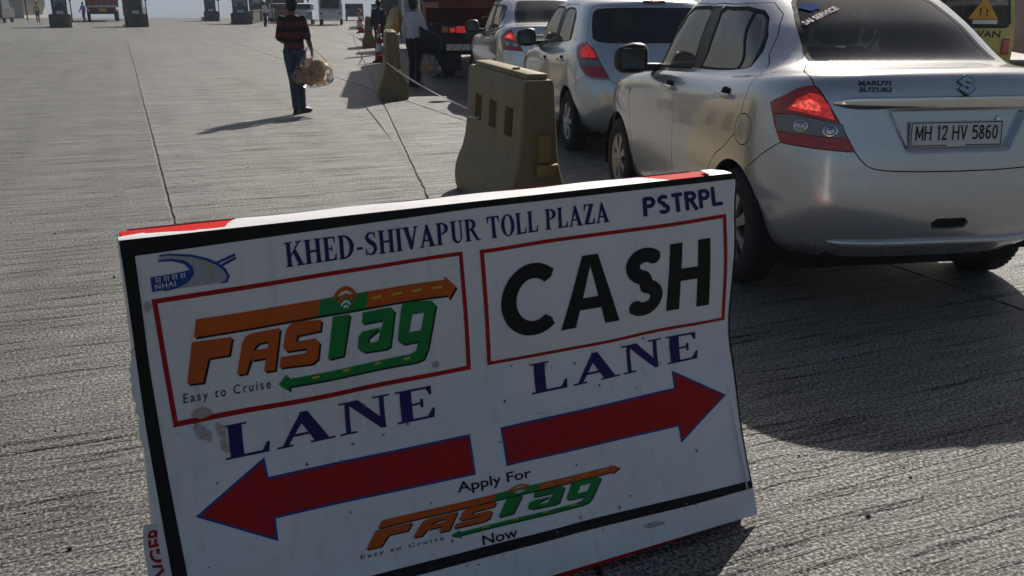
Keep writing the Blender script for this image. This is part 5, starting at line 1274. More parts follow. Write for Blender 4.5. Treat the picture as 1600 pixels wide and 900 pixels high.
# clear carrier bag full of puffed packets
def film_mat():
    m = bpy.data.materials.new('clear_plastic_film'); m.use_nodes = True; nt = m.node_tree; nt.nodes.clear(); out = N(nt, 'OutputMaterial')
    tr = N(nt, 'BsdfTransparent'); tr.inputs[0].default_value = (.93, .93, .95, 1); gl = N(nt, 'BsdfGlossy'); gl.inputs['Roughness'].default_value = .12
    tl = N(nt, 'BsdfTranslucent'); tl.inputs[0].default_value = (.95, .95, .97, 1); df = N(nt, 'BsdfDiffuse'); df.inputs[0].default_value = (.75, .75, .78, 1)
    a = N(nt, 'MixShader'); a.inputs[0].default_value = .5; nt.links.new(tl.outputs[0], a.inputs[1]); nt.links.new(df.outputs[0], a.inputs[2])
    n = noise(nt, coords(nt), 16, 4, .6); k = ramp(nt, n, [(.42, (.10,)*3), (.66, (.42,)*3)])
    m1 = N(nt, 'MixShader'); nt.links.new(k, m1.inputs[0]); nt.links.new(tr.outputs[0], m1.inputs[1]); nt.links.new(a.outputs[0], m1.inputs[2])
    fr = N(nt, 'Fresnel'); fr.inputs[0].default_value = 1.18; m2 = N(nt, 'MixShader'); nt.links.new(fr.outputs[0], m2.inputs[0]); nt.links.new(m1.outputs[0], m2.inputs[1]); nt.links.new(gl.outputs[0], m2.inputs[2])
    nt.links.new(m2.outputs[0], out.inputs[0]); return m
MT['film'] = film_mat()
def packet_mat(name, c):
    m, nt, b = nmat(name); nt.nodes.remove(b); out = nt.nodes['Material Output']
    n = noise(nt, coords(nt), 3, 4); col = ramp(nt, n, [(.35, tuple(x*.7 for x in c)), (.65, tuple(min(1, x*1.12) for x in c))])
    d = N(nt, 'BsdfDiffuse'); t = N(nt, 'BsdfTranslucent'); g = N(nt, 'BsdfGlossy'); g.inputs['Roughness'].default_value = .3; a = N(nt, 'MixShader'); a.inputs[0].default_value = .5; e = N(nt, 'MixShader'); e.inputs[0].default_value = .05
    nt.links.new(col, d.inputs[0]); nt.links.new(col, t.inputs[0]); nt.links.new(d.outputs[0], a.inputs[1]); nt.links.new(t.outputs[0], a.inputs[2]); nt.links.new(a.outputs[0], e.inputs[1]); nt.links.new(g.outputs[0], e.inputs[2]); nt.links.new(e.outputs[0], out.inputs[0]); return m
MT['snack_y'] = packet_mat('golden_snack_packet', (.88, .62, .25)); MT['snack_o'] = packet_mat('orange_snack_packet', (.88, .48, .22)); MT['snack_p'] = packet_mat('pale_snack_packet', (.92, .78, .50))
_pillow = {}
def packet(loc, rot, size, mat, label, group):
    if mat not in _pillow:
        n = 8; vv = []; ff = []
        for sgn in (1, -1):
            for j in range(n+1):
                for i in range(n+1):
                    u, v = i/n*2-1, j/n*2-1; h = (1-u**4)*(1-v**4); vv.append((u*.5*(1-.06*(1-abs(v))), v*.62*(1-.05*(1-abs(u))), sgn*(.24*h+.01*math.sin(7*u+5*v)*h)))
        m = (n+1)**2
        for j in range(n):
            for i in range(n):
                k = j*(n+1)+i; ff.append((k, k+1, k+n+2, k+n+1)); ff.append((m+k, m+k+n+1, m+k+n+2, m+k+1))
        o = mesh_obj('snack_packet', vv, ff, MT[mat], smooth=True); _pillow[mat] = o
    else:
        o = _pillow[mat].copy(); COL.objects.link(o)
    o.location = loc; o.rotation_euler = rot; o.scale = (size,)*3
    return tag(o, label, 'snack packet', group)
def carry_bag(top, w, h, seed, name, label, cat, group=None, round_=.85, n=22, rows=16):
    """thin plastic sack hanging from a hand at top"""
    r = random.Random(seed); vv = []; ff = []
    prof = [(0, .03), (.05, .06), (.15, .24), (.28, .50), (.40, .72), (.55, .90), (.68, .98), (.80, 1.0), (.90, .92), (.97, .66), (1.0, .25)]
    for j in range(rows+1):
        t = j/rows; k = np.interp(t, [p[0] for p in prof], [p[1] for p in prof])
        for i in range(n):
            a = 2*math.pi*i/n; f = 1+.07*math.sin(5*a+t*6+seed)+.05*math.sin(9*a-t*9)*(1-t)+r.uniform(-.03, .03)
            vv.append((top[0]+w/2*k*f*math.cos(a), top[1]+w/2*round_*k*f*math.sin(a), top[2]-h*t+.012*math.sin(3*a)*k))
    for j in range(rows):
        for i in range(n): ff.append((j*n+i, (j+1)*n+i, (j+1)*n+(i+1) % n, j*n+(i+1) % n))
    ff.append(tuple(rows*n+i for i in range(n)))
    return tag(mesh_obj(name, vv, ff, MT['film'], smooth=True), label, cat, group)
Mm = Matrix.Translation(man.location)@Matrix.Rotation(R(8), 4, 'Z')
hp = Mm@Vector((.275, .06, .83)); bt = (hp.x, hp.y, .98)
bagA = carry_bag((hp.x-.05, hp.y-.06, 1.0), .60, .62, 3, 'plastic_bag', 'clear plastic bag full of golden snack packets in the striped-shirt person\'s hand', 'bag')
rp = random.Random(11)
for k in range(34):
    t = k/34; a = k*2.4; ring = .185*math.sqrt(rp.random()); z = .47+.24*rp.random()
    packet((hp.x-.06+ring*math.cos(a)*1.05, hp.y-.06+ring*math.sin(a)*.8, z), (rp.uniform(0, 3), rp.uniform(0, 3), rp.uniform(0, 6)), rp.uniform(.14, .17), ['snack_y', 'snack_o', 'snack_p'][k % 3], 'puffed golden snack packet inside the striped-shirt person\'s clear bag', 'snack packets in the carried bag')
# the vendor beside the truck
man2 = empty('person', (-1.88, 18.05, 0), R(-30), 'person in a pale grey shirt and black trousers behind the second yellow barrier', 'person')
P2 = dict(STAND); P2.update(ell=(-.22, -.02, 1.07), wrl=(-.22, .06, .84), elr=(.21, .06, 1.08), wrr=(.24, .22, .88), anl=(-.10, .02, .08), anr=(.09, -.04, .08), hdr=(.1, .2, -1), hdl=(0, .1, -1))
MT['pale_shirt'] = cloth('pale_grey_shirt', (.58, .59, .63), .15); MT['black_trousers'] = cloth('black_trousers', (.012, .012, .016), .3)
make_person(man2, P2, MT['pale_shirt'], MT['black_trousers'], sleeve=.95)
M2 = Matrix.Translation(man2.location)@Matrix.Rotation(R(-30), 4, 'Z')
q = M2@Vector((.02, .28, .94)); b = MB(); ell_tube(b, [(-.16, 0, .20), (-.12, 0, .12), (-.05, 0, .02), (.03, 0, -.12), (.06, 0, -.24), (.07, 0, -.31)], [(.03, .03), (.06, .05), (.15, .10), (.21, .13), (.20, .12), (.10, .06)]); ball(b, (.13, .02, -.10), (.12, .10, .13))
sack = fuse('sack', b, cloth('black_sack', (.008, .008, .011), .4), None, .02, 3); sack.location = (-1.58, 17.97, .93); tag(sack, 'black sack held at the side of the person in the pale grey shirt', 'bag')
q = M2@Vector((.34, .32, .88)); bagB = carry_bag((-1.60, 17.98, .76), .42, .56, 8, 'plastic_bag', 'nearly empty clear plastic bag with one snack box, held beside the truck wheels', 'bag', round_=.6)
b = MB(); b.box((0, 0, 0), (.18, .09, .18), Matrix.Rotation(R(45), 3, 'Y'), bevel=.01); bx = b.build('snack_box', MT['snack_y'], smooth=40); bx.location = (-1.64, 17.96, .36); tag(bx, 'golden snack box at the bottom of the nearly empty clear bag', 'box')
# bundle of long golden packets on the vendor's other arm
for k, (dx, dz, rz) in enumerate([(-.50, 1.22, .25), (-.40, 1.26, .0), (-.31, 1.22, -.2)]):
    b = MB(); ell_tube(b, [(0, 0, .27), (0, 0, .20), (0, 0, 0), (0, 0, -.22), (0, 0, -.28)], [(.02, .015), (.06, .045), (.075, .06), (.065, .05), (.03, .02)], 12)
    o = b.build('snack_roll', [MT['snack_p'], MT['snack_y'], MT['yellow_clean']][k], smooth=True); o.location = (-1.86+dx, 18.35+.04*k, dz-.02); o.rotation_euler = (0, rz, 0)
    tag(o, ['palest of the long snack bags on the grey-shirted person\'s arm', 'middle one of the long snack bags on the grey-shirted person\'s arm', 'long snack bag nearest the grey-shirted person\'s back'][k], 'snack bag', 'long snack bags carried by the vendor')
# farther figures
def figure(x, y, rz, label, shirt, trousers, src, sc=1.0):
    r = empty('person', (x, y, 0), rz, label, 'person'); r.scale = (sc,)*3
    for ch in src.children:
        c = copy_tree(ch, r)
        nm = ch.name.split('.')[0]
        if nm in ('shirt', 'trousers'): c.material_slots[0].link = 'OBJECT'; c.material_slots[0].material = shirt if nm == 'shirt' else trousers
    return r
figure(-4.15, 29.5, R(20), 'person in navy clothes standing behind the cone, partly hidden', cloth('navy_cloth', (.02, .025, .06)), MT['black_trousers'], man2)
figure(-37.0, 82, R(160), 'person in a purple top and pink skirt near the red truck', cloth('mauve_cloth', (.30, .22, .42)), cloth('pink_cloth', (.42, .06, .18)), man2)
figure(-17.2, 66, R(-40), 'person in a white shirt near the far red cones', cloth('white_cloth', (.6, .6, .6)), MT['black_trousers'], man2)
figure(-14.6, 64, R(100), 'person in a dark blue shirt near the far red cones', cloth('blue_cloth', (.05, .07, .16)), MT['black_trousers'], man2)
figure(-45.6, 76, R(30), 'person in a dark top standing by the motorcycle at far left', cloth('dark_cloth', (.03, .03, .035)), MT['black_trousers'], man2)
figure(-39.5, 79, R(200), 'person in a yellow top beside the dark jeep', cloth('yellow_cloth', (.5, .4, .12)), MT['denim'], man2)
figure(-44.5, 80, R(60), 'person in a rose shirt on the left, by the dark jeep', cloth('rose_cloth', (.42, .12, .15)), MT['black_trousers'], man2)
# ---------------------------------------------------------------- the silver saloon in front
def car_root(name, x, y, yaw, label, cat='car', group=None):
    return empty(name, (x, y, 0), yaw+math.pi/2, label, cat, group)
sedan = car_root('car', 2.21, 4.462, .158, 'silver saloon with registration plate MH 12 HV 5860, nearest car to the lane sign')
SC_, so_ = make_sedan(sedan, MT['silver'])
lid_ = so_[('boot_lid', 0)]
MT['badge'] = plain('dark_chrome_badge', (.10, .10, .105), .3, .1, 20, metal=.6)
text_on('MARUTI', rear_mount(SC_, .437, 1.168)@Matrix.Translation((0, 0, 0)), .024, MT['badge'], lid_, 'badge_lettering', .03, width=.155)
text_on('SUZUKI', rear_mount(SC_, .437, 1.138)@Matrix.Translation((0, 0, 0)), .024, MT['badge'], lid_, 'badge_lettering', .03, width=.155)
# angular S emblem
def s_emblem(M, h, mat, parent):
    up = [(-.50, .22), (.0, .55), (.50, .22), (.30, .10), (.0, .30), (-.18, .19), (.50, -.22), (.32, -.32), (-.50, .22)]
    a = [(-.52, .20), (0, .56), (.52, .20), (.30, .06), (0, .27), (-.14, .17), (.08, .03), (-.13, -.11)]
    b = MB(); t = .006
    A = [(p[0]*h, p[1]*h) for p in a]; B = [(-p[0], -p[1]) for p in A]
    for q in (A, B): b.prism(q[::-1], t, M)
    b.build('emblem', mat, parent)
s_emblem(rear_mount(SC_, -.03, 1.165, .001), .097, MT['badge'], lid_)
s_emblem(rear_mount(SC_, -.03, 1.165, .004), .085, MT['chrome'], lid_)
b = MB(); M_ = rear_mount(SC_, -.235, 1.0); b.lathe([(.017, 0), (.017, .004), (.010, .005), (.010, .002), (0, .002)], 18, M_); b.build('boot_lock', MT['chrome'], lid_, smooth=40)
M_ = rear_mount(SC_, .335, 1.475, .003)@Matrix.Rotation(R(38), 4, 'Z')
text_on('SAI SERVICE', M_, .040, plain('pink_sticker', (.62, .38, .48), .6, .05), sedan, 'window_sticker', .02)
M_ = rear_mount(SC_, .372, 1.522, .003); b = MB(); b.prism([(-.06, .0), (0, -.035), (.06, .0), (.05, .04), (0, .055), (-.05, .04)], .001, M_); b.build('window_badge', plain('blue_sticker', (.05, .09, .35), .9, .05, spec=.05), sedan)
hatch = car_root('car', 1.565, 9.43, .18, 'blue-silver hatchback with dark rear window, between the two saloons', group='cars queueing for the cash lane')
HC_, ho_ = make_hatch(hatch, MT['silver_blue'])
sedan['group'] = 'cars queueing for the cash lane'
saloon3 = car_root('car', .70, 14.3, .19, 'pale saloon ahead of the hatchback, half hidden, beside the truck chassis', group='cars queueing for the cash lane')
make_sedan(saloon3, MT['silver_pale'], plate=None)
white_car = car_root('car', 7.05, 10.9, -.62, 'white car at the right edge of the photo, just its corner showing', group='cars queueing for the cash lane')
# a white copy of the hatchback: same panels, white paint, lamps unlit
for ch in hatch.children:
    c = copy_tree(ch, white_car)
for o in white_car.children_recursive:
    for sl in o.material_slots:
        if sl.material == MT['silver_blue']: sl.link = 'OBJECT'; sl.material = MT['white_paint']
        elif sl.material == MT['lamp_lit']: sl.link = 'OBJECT'; sl.material = MT['lamp_red']
# ---------------------------------------------------------------- trucks, van and far traffic
def truck_wheel(root, x, y, r, w, side=1):
    g = empty('wheel', (x, y, r)); g.parent = root; M = Matrix.Rotation(math.pi/2, 4, 'Y'); h = w/2
    b = MB(); b.lathe([(r*.55, -h*.8), (r*.62, -h), (r*.9, -h), (r*.98, -h*.8), (r, -h*.5), (r, h*.5), (r*.98, h*.8), (r*.9, h), (r*.62, h), (r*.55, h*.8)], 36, M, closed=True); b.build('tyre', MT['tyre'], g, smooth=45)
    b = MB()
    for i in range(40):
        q = 2*math.pi*i/40
        for s in (-.55, 0, .55): b.box((s*h*1.2, math.cos(q)*(r+.002), math.sin(q)*(r+.002)), (h*.48, .05, .02), Matrix.Rotation(q-math.pi/2, 3, 'X'))
    b.build('tread', MT['tyre'], g)['kind'] = 'stuff'
    b = MB(); b.lathe([(r*.56, -h*.5), (r*.5, -h*.2), (r*.2, 0), (0, 0)], 24, M); b.build('rim', MT['black_plastic'], g, smooth=40)
    return g
MT['maroon'] = plain('maroon_truck_paint', (.13, .022, .018), .5, .4, 3); MT['truck_dark'] = plain('greasy_chassis', (.022, .022, .024), .6, .4, 9, .3)
MT['rust_red'] = plain('rusty_red_paint', (.20, .035, .02), .65, .4, 4); MT['reflect_white'] = plain('reflector_white', (.72, .72, .70), .35, .1, 10); MT['reflect_amber'] = plain('reflector_amber', (.75, .36, .05), .35, .1, 10)
def make_tipper(root):
    """tail of a lorry with bare chassis under a red body; x right, y forward, origin under the middle of the tail"""
    for s in (-1, 1):
        for dx in (0, .31): truck_wheel(root, s*(.92+dx*.0)+s*(dx-.0)*1, 1.1, .52, .26)
        truck_wheel(root, s*1.05, 4.6, .52, .26)
        b = MB(); b.box((s*.43, 3.2, .86), (.09, 6.4, .24), bevel=.01); b.build('chassis_rail', MT['truck_dark'], root)
        b = MB(); b.box((s*1.02, .48, 1.12), (.62, .5, .05), bevel=.015); b.box((s*1.02, .22, .86), (.60, .03, .55), bevel=.008); b.build('mudguard', MT['truck_dark'], root)
        # lamp cluster
        lb = MB(); lb.box((s*.88, .06, 1.02), (.54, .07, .17), bevel=.015); l = lb.build('lamp_bar', MT['truck_dark'], root)
        c = MB(); c.box((s*.72, .02, 1.02), (.20, .03, .14), bevel=.02); c.build('brake_light', MT['lamp_lit'], l)
        c = MB(); c.box((s*.90, .02, 1.01), (.12, .03, .10), bevel=.02); c.build('stop_lens', MT['lamp_lit'], l)
        c = MB(); c.box((s*1.06, .02, 1.02), (.14, .03, .13), bevel=.02); c.build('indicator_lens', MT['lamp_amber'], l)
        mf = MB(); mf.box((s*.95, .28, .42), (.50, .012, .50)); mf.build('mud_flap', MT['rubber'], root)
    b = MB(); b.box((0, .12, .66), (2.1, .10, .20), bevel=.015); bp = b.build('rear_bumper', MT['truck_dark'], root)
    for s in (-1, 1):
        c = MB(); c.box((s*.78, .066, .655), (.50, .006, .125)); p = c.build('reflector_plate', MT['reflect_white'], bp)
        for k in (-.10, .08):
            st = MB(); st.prism([(-.06, -.05), (.0, -.05), (.06, .05), (.0, .05)], .003, frame((s*.78+k, .0625, .655), (1, 0, 0), (0, 0, 1), (0, -1, 0))); st.build('reflector_stripe', MT['reflect_amber'], bp)
    b = MB(); b.tube([(-1.0, 1.1, .52), (1.0, 1.1, .52)], .075, 12); ball(b, (0, 1.1, .52), (.22, .24, .22)); b.build('rear_axle', MT['truck_dark'], root, smooth=40)
    for s in (-1, 1):
        b = MB()
        for k in range(6): b.box((s*.62, 1.1, .68+.022*k), (.09, 1.3-.16*k, .018))
        b.build('leaf_spring', MT['truck_dark'], root)
    for k, y in enumerate((.15, 1.5, 3.0, 4.4)):
        b = MB(); b.box((0, y, .88), (.8, .10, .16), bevel=.01); b.build('cross_member', MT['truck_dark'], root)
    b = MB(); b.lathe([(.30, -.11), (.44, -.12), (.5, -.06), (.5, .06), (.44, .12), (.30, .11)], 30, Matrix.Translation((.45, .75, 1.12))@Matrix.Rotation(R(80), 4, 'X'), closed=True); b.build('spare_tyre', MT['tyre'], root, smooth=45)
    b = MB(); b.tube([(-.25, .4, 1.25), (.1, .3, 1.32), (.5, .4, 1.22), (.8, .25, 1.28)], .02, 7); b.build('air_hose', MT['alloy'], root, smooth=True)
    b = MB(); b.lathe([(0, -.5), (.16, -.5), (.18, -.46), (.18, .46), (.16, .5), (0, .5)], 20, Matrix.Translation((-.75, 2.7, .72))@Matrix.Rotation(R(90), 4, 'X')); b.build('air_tank', MT['truck_dark'], root, smooth=40)
    # body
    b = MB(); b.box((0, 3.3, 1.52), (2.35, 6.3, .14)); b.build('body_floor', MT['rust_red'], root)
    b = MB(); b.box((0, .18, 2.35), (2.35, .08, 1.55), bevel=.01); tgo = b.build('tailboard', MT['maroon'], root)
    for x in (-1.1, -.55, 0, .55, 1.1): c = MB(); c.box((x, .115, 2.35), (.09, .06, 1.55), bevel=.01); c.build('tailboard_rib', MT['rust_red'], tgo)
    for s in (-1, 1):
        b = MB(); b.box((s*1.16, 3.3, 2.35), (.06, 6.2, 1.55)); sd = b.build('side_board', MT['maroon'], root)
        for k in range(8): c = MB(); c.box((s*1.205, .5+k*.8, 2.35), (.05, .08, 1.55)); c.build('side_rib', MT['rust_red'], sd)
    b = MB(); b.box((0, 7.4, 1.75), (2.3, 1.7, 2.3), bevel=.12); b.build('cab', MT['maroon'], root, smooth=40)
tip = empty('truck', (-.36, 20.0, 0), R(8), 'dark red lorry with bare chassis and lit brake lamps beside the pale saloon', 'truck'); make_tipper(tip)
def box_truck(root, w, h, l, mat, z0=1.1):
    b = MB(); b.box((0, l/2, (z0+h)/2), (w, l, h-z0), bevel=.03); bd = b.build('cargo_box', mat, root)
    for x in np.linspace(-w/2+.08, w/2-.08, 6): c = MB(); c.box((x, -.02, (z0+h)/2), (.06, .05, h-z0-.1)); c.build('tail_rib', MT['truck_dark'], bd)
    b = MB(); b.box((0, l/2, .85), (.9, l, .3)); b.box((0, .05, .72), (w*.92, .10, .16)); b.build('chassis', MT['truck_dark'], root)
    for s in (-1, 1):
        for y in (1.0, l-1.0): truck_wheel(root, s*(w/2-.18), y, .5, .28)
        c = MB(); c.box((s*(w/2-.2), -.03, .95), (.22, .05, .11), bevel=.015); c.build('brake_light', MT['lamp_lit'], root)
    b = MB(); b.box((0, l+.9, 1.6), (w*.95, 1.6, 2.1), bevel=.12); b.build('cab', mat, root, smooth=40)
MT['grey_truck'] = plain('grey_truck_box', (.06, .062, .066), .55, .3, 2); MT['blue_white'] = plain('pale_truck_paint', (.5, .52, .55), .5, .25, 3)
bt = empty('truck', (-3.0, 41.5, 0), R(12), 'dark grey box truck behind the vendor, ahead of the red lorry', 'truck'); box_truck(bt, 2.5, 3.4, 7, MT['grey_truck'])
wt = empty('truck', (-1.75, 27.2, 0), R(9), 'pale tanker-like truck just left of the red lorry, one lamp lit', 'truck')
b = MB(); b.lathe([(0, 0), (.6, 0), (.78, .06), (.8, .15), (.8, 5.2), (.7, 5.4), (0, 5.4)], 28, Matrix.Translation((0, .3, 1.75))@Matrix.Rotation(-math.pi/2, 4, 'X')); b.build('tank', MT['blue_white'], wt, smooth=40)
b = MB(); b.box((0, 2.8, .9), (.9, 5.6, .3)); b.box((0, .1, .75), (2.1, .1, .16)); b.build('chassis', MT['truck_dark'], wt)
for s_ in (-1, 1):
    truck_wheel(wt, s_*.9, 1.2, .5, .28); truck_wheel(wt, s_*.9, 4.8, .5, .28)
    c = MB(); c.box((s_*.85, .03, 1.12), (.26, .06, .15), bevel=.02); c.build('brake_light', MT['lamp_lit'], wt)
    c = MB(); c.tube([(s_*.82, .28, .95), (s_*.86, .26, 1.8), (s_*.80, .28, 2.5)], .045, 10); c.build('ladder_rail', MT['chrome'], wt, smooth=True)
b = MB(); b.box((0, 6.6, 1.6), (2.2, 1.6, 2.1), bevel=.12); b.build('cab', MT['blue_white'], wt, smooth=40)
# yellow school van
MT['van_yellow'] = plain('faded_yellow_paint', (.50, .44, .10), .4, .15, 3, coat=.5); MT['sign_amber'] = plain('amber_sign', (.72, .36, .03), .5, .08)
van = empty('van', (7.62, 15.9, 0), R(-14), 'yellow school van with a children warning triangle in its rear window', 'van')
def make_van(root):
    pr = [(-.76, .38), (-.78, .9), (-.75, 1.25), (-.66, 1.78), (-.52, 1.90), (0, 1.94)]; out = pr+[(-x, z) for x, z in pr[::-1][1:]]
    b = MB(); b.prism(out[::-1], 3.2, frame((0, 0, 0), (1, 0, 0), (0, 0, 1), (0, -1, 0)), z0=-3.2); b.build('body', MT['van_yellow'], root, smooth=35)
    wn = [(-.60, 1.18), (.60, 1.18), (.66, 1.26), (.585, 1.68), (.52, 1.74), (-.52, 1.74), (-.585, 1.68), (-.66, 1.26)]; M = frame((0, 0, 0), (1, 0, 0), (0, 0, 1), (0, -1, 0))
    b = MB(); b.prism([(x*1.05, 1.46+(z-1.46)*1.10) for x, z in wn], .012, M); sl = b.build('window_seal', MT['rubber'], root)
    b = MB(); b.prism(wn, .006, M, z0=.013); g = b.build('rear_window', MT['van_glass'], root)
    b = MB(); b.prism([(.02, 1.30), (.48, 1.30), (.25, 1.66)], .003, M, z0=.021); t = b.build('warning_triangle', MT['sign_amber'], root)
    for x, hgt in ((.20, .13), (.30, .11)):      # two walking children
        p = MB(); p.prism([(x-.018, 1.34), (x-.004, 1.40), (x-.022, 1.34+hgt*.75), (x+.022, 1.34+hgt*.75), (x+.006, 1.40), (x+.024, 1.34), (x+.012, 1.34), (x, 1.375), (x-.008, 1.34)], .002, M, z0=.025); c_ = arc(x, 1.34+hgt*.92, .016, .018, 0, 340, 10); p.prism(c_, .002, M, z0=.025); p.build('child_symbol', MT['ink'], t)
    b = MB(); b.prism(rect(.10, 1.22, .48, 1.285), .003, M, z0=.021); b.build('window_notice', MT['white_vinyl'], root)
    b = MB(); o_ = arc(.47, 1.63, .05, .05, 0, 345, 18); b.add([M@Vector((x, z, .022)) for x, z in o_]+[M@Vector((.47+(x-.47)*.65, 1.63+(z-1.63)*.65, .022)) for x, z in o_], [(i, i+1, 20+i-1+0, 19+i) for i in range(18)]); b.build('ring_sticker', MT['white_vinyl'], root)
    text_on('SCHOOL VAN', M@Matrix.Translation((-.02, 1.0, .004)), .11, MT['ink'], root, bold=.02, width=1.16)
    b = MB(); b.box((0, -.05, .46), (1.5, .12, .16), bevel=.03); b.build('rear_bumper', MT['black_plastic'], root, smooth=30)
    for s in (-1, 1):
        c = MB(); c.box((s*.66, -.01, .85), (.12, .05, .26), bevel=.02); c.build('tail_lamp', MT['lamp_red'], root)
        for y in (.55, 2.5): truck_wheel(root, s*.66, y, .29, .17)
MT['van_glass'] = glass_mat('van_rear_glass', (.10, .10, .11), dirt=.10)
make_van(van)
bus = empty('bus', (12.6, 19.5, 0), R(-14), 'maroon bus side beyond the yellow van at the right edge', 'bus')
b = MB(); b.box((0, 4, 1.75), (2.4, 9, 2.7), bevel=.10); b.build('body', MT['maroon'], bus, smooth=40)
for k in range(6): c = MB(); c.box((-1.205, .6+k*1.35, 2.2), (.02, 1.15, .75), bevel=.005); c.build('window', MT['van_glass'], bus)
c = MB(); c.box((0, -.51, 2.2), (1.9, .02, .8), bevel=.005); c.build('rear_window', MT['van_glass'], bus)
for s_ in (-1, 1):
    for y_ in (1.4, 6.2): truck_wheel(bus, s_*1.0, y_, .48, .26)
# simple far vehicles
def far_car(root, mat, L=3.9, W=1.65, prof=None, glass=None):
    prof = prof or [(0, .35), (0, .85), (.15, .98), (.55, 1.02), (.95, 1.5), (2.3, 1.55), (2.95, 1.02), (3.75, .88), (3.9, .6), (3.9, .32)]
    b = MB(); b.prism([(x, z) for x, z in prof][::-1], W, frame((W/2, 0, 0), (0, 1, 0), (0, 0, 1), (1, 0, 0)), z0=-W); b.build('body', mat, root, smooth=30)
    zs = [z for x, z in prof]; top = max(zs); x0 = prof[3][0]; 
    g = MB(); g.box((0, prof[4][0]-.22, (top+1.05)/2), (W*.82, .05, (top-1.05)*.75), Matrix.Rotation(R(-25), 3, 'X')); g.build('rear_window', MT['van_glass'], root)
    for s in (-1, 1):
        g = MB(); g.prism([(prof[3][0]+.3, 1.05), (prof[4][0]+.02, top-.12), (prof[5][0]-.05, top-.12), (prof[6][0]-.25, 1.05)][::-1], .01, frame((s*W/2+(0 if s > 0 else -.01), 0, 0), (0, 1, 0), (0, 0, 1), (1, 0, 0))); g.build('side_window', MT['van_glass'], root)
        for y in (.75, L-.85): truck_wheel(root, s*(W/2-.08), y, .30, .17)
        c = MB(); c.box((s*(W/2-.14), -.01, .82), (.16, .04, .16)); c.build('tail_lamp', MT['lamp_red'], root)
GF = 'far vehicles queueing by the toll booths'
jeepp = [(0, .4), (0, 1.1), (.05, 1.2), (.08, 1.25), (.15, 1.9), (2.4, 1.95), (2.9, 1.25), (3.8, 1.1), (3.9, .7), (3.9, .4)]
for x, y, rz, lab, mt, pf in [(-17.3, 90, 10, 'white van facing the toll booths, largest of the far white vehicles', 'white_paint', jeepp), (-22.5, 96, 10, 'small white car just left of the far white van', 'white_paint', None), (-24.6, 93, 10, 'dark red car in the far queue left of the white cars', 'rust_red', None), (-14.6, 88, 10, 'dark car in the far queue right of the white van', 'grey_truck', None), (-13.2, 95, 10, 'pale far car behind the row of red cones', 'blue_white', None),
                               (-42.8, 78, 14, 'dark jeep with a soft roof beside the left toll island', 'grey_truck', jeepp), (-51.0, 84, 35, 'red car parked by the shed at the far left', 'rust_red', None), (-47.5, 86, 20, 'dark green car between the red car and the dark jeep', 'dark_green', None),
                               (-20.2, 82, 8, 'white car beside the striped-shirt person\'s head in the far queue', 'white_paint', None), (-16.0, 72, 9, 'grey car left of the far red cones', 'blue_white', None), (-18.2, 76, 9, 'rusty red far car between two pale cars', 'rust_red', None), (-21.8, 88, 8, 'dark jeep in the far queue behind the white car', 'dark_green', jeepp), (-13.4, 70, 9, 'white jeep directly left of the far red cones', 'white_paint', jeepp),
                               (-36.8, 92, 15, 'dark van behind the maroon truck at the left', 'grey_truck', jeepp), (-55.0, 80, 30, 'dark van at the far left in front of the shed', 'grey_truck', jeepp)]:
    if 'dark_green' not in MT and True and 'dark_green' not in MT: MT['dark_green'] = plain('dark_green_paint', (.03, .07, .055), .5, .3, 4)
    r_ = empty('vehicle', (x, y, 0), R(rz), lab, 'vehicle', GF); far_car(r_, MT[mt], prof=pf)
rt = empty('truck', (-36.4, 84.5, 0), R(24), 'maroon truck tail with a yellow number plate between the left toll islands', 'truck'); box_truck(rt, 2.7, 3.3, 7, plain('red_truck_paint', (.30, .05, .04), .5, .3, 3), 1.2)
c = MB(); c.box((0, -.06, .98), (.62, .03, .26)); c.build('number_plate', MT['reflect_amber'], rt); c = MB(); c.box((0, -.05, 1.28), (2.5, .06, .16)); c.build('tail_board', MT['blue_white'], rt)
rt2 = empty('truck', (-7.4, 63, 0), R(9), 'long dark truck with a red top rail behind the far red cones', 'truck'); box_truck(rt2, 2.5, 3.2, 8, MT['grey_truck']); c = MB(); c.box((0, 3, 3.3), (2.4, 6, .25)); c.build('top_load', MT['rust_red'], rt2)
# motorcycle and rider at the left edge
mc = empty('motorcycle', (-42.2, 73.5, 0), R(70), 'dark motorcycle at the far left edge', 'motorcycle')
for y_ in (0, 1.25):
    b = MB(); b.lathe([(.22, -.05), (.29, -.05), (.31, 0), (.29, .05), (.22, .05)], 24, Matrix.Translation((0, y_, .31))@Matrix.Rotation(math.pi/2, 4, 'Y'), closed=True); b.build('wheel', MT['tyre'], mc, smooth=45)
b = MB(); b.tube([(0, 0, .31), (0, .35, .55), (0, .8, .60), (0, 1.25, .31)], .05, 8); b.tube([(0, 1.25, .31), (0, 1.02, .95)], .03, 8); b.tube([(-.32, .95, .98), (.32, .95, .98)], .018, 8); b.build('frame', MT['truck_dark'], mc, smooth=40)
b = MB(); b.box((0, .25, .78), (.26, .65, .12), bevel=.05); b.build('seat', MT['rubber'], mc, smooth=40); b = MB(); ball(b, (0, .75, .85), (.14, .26, .14)); b.build('fuel_tank', MT['rust_red'], mc, smooth=True)
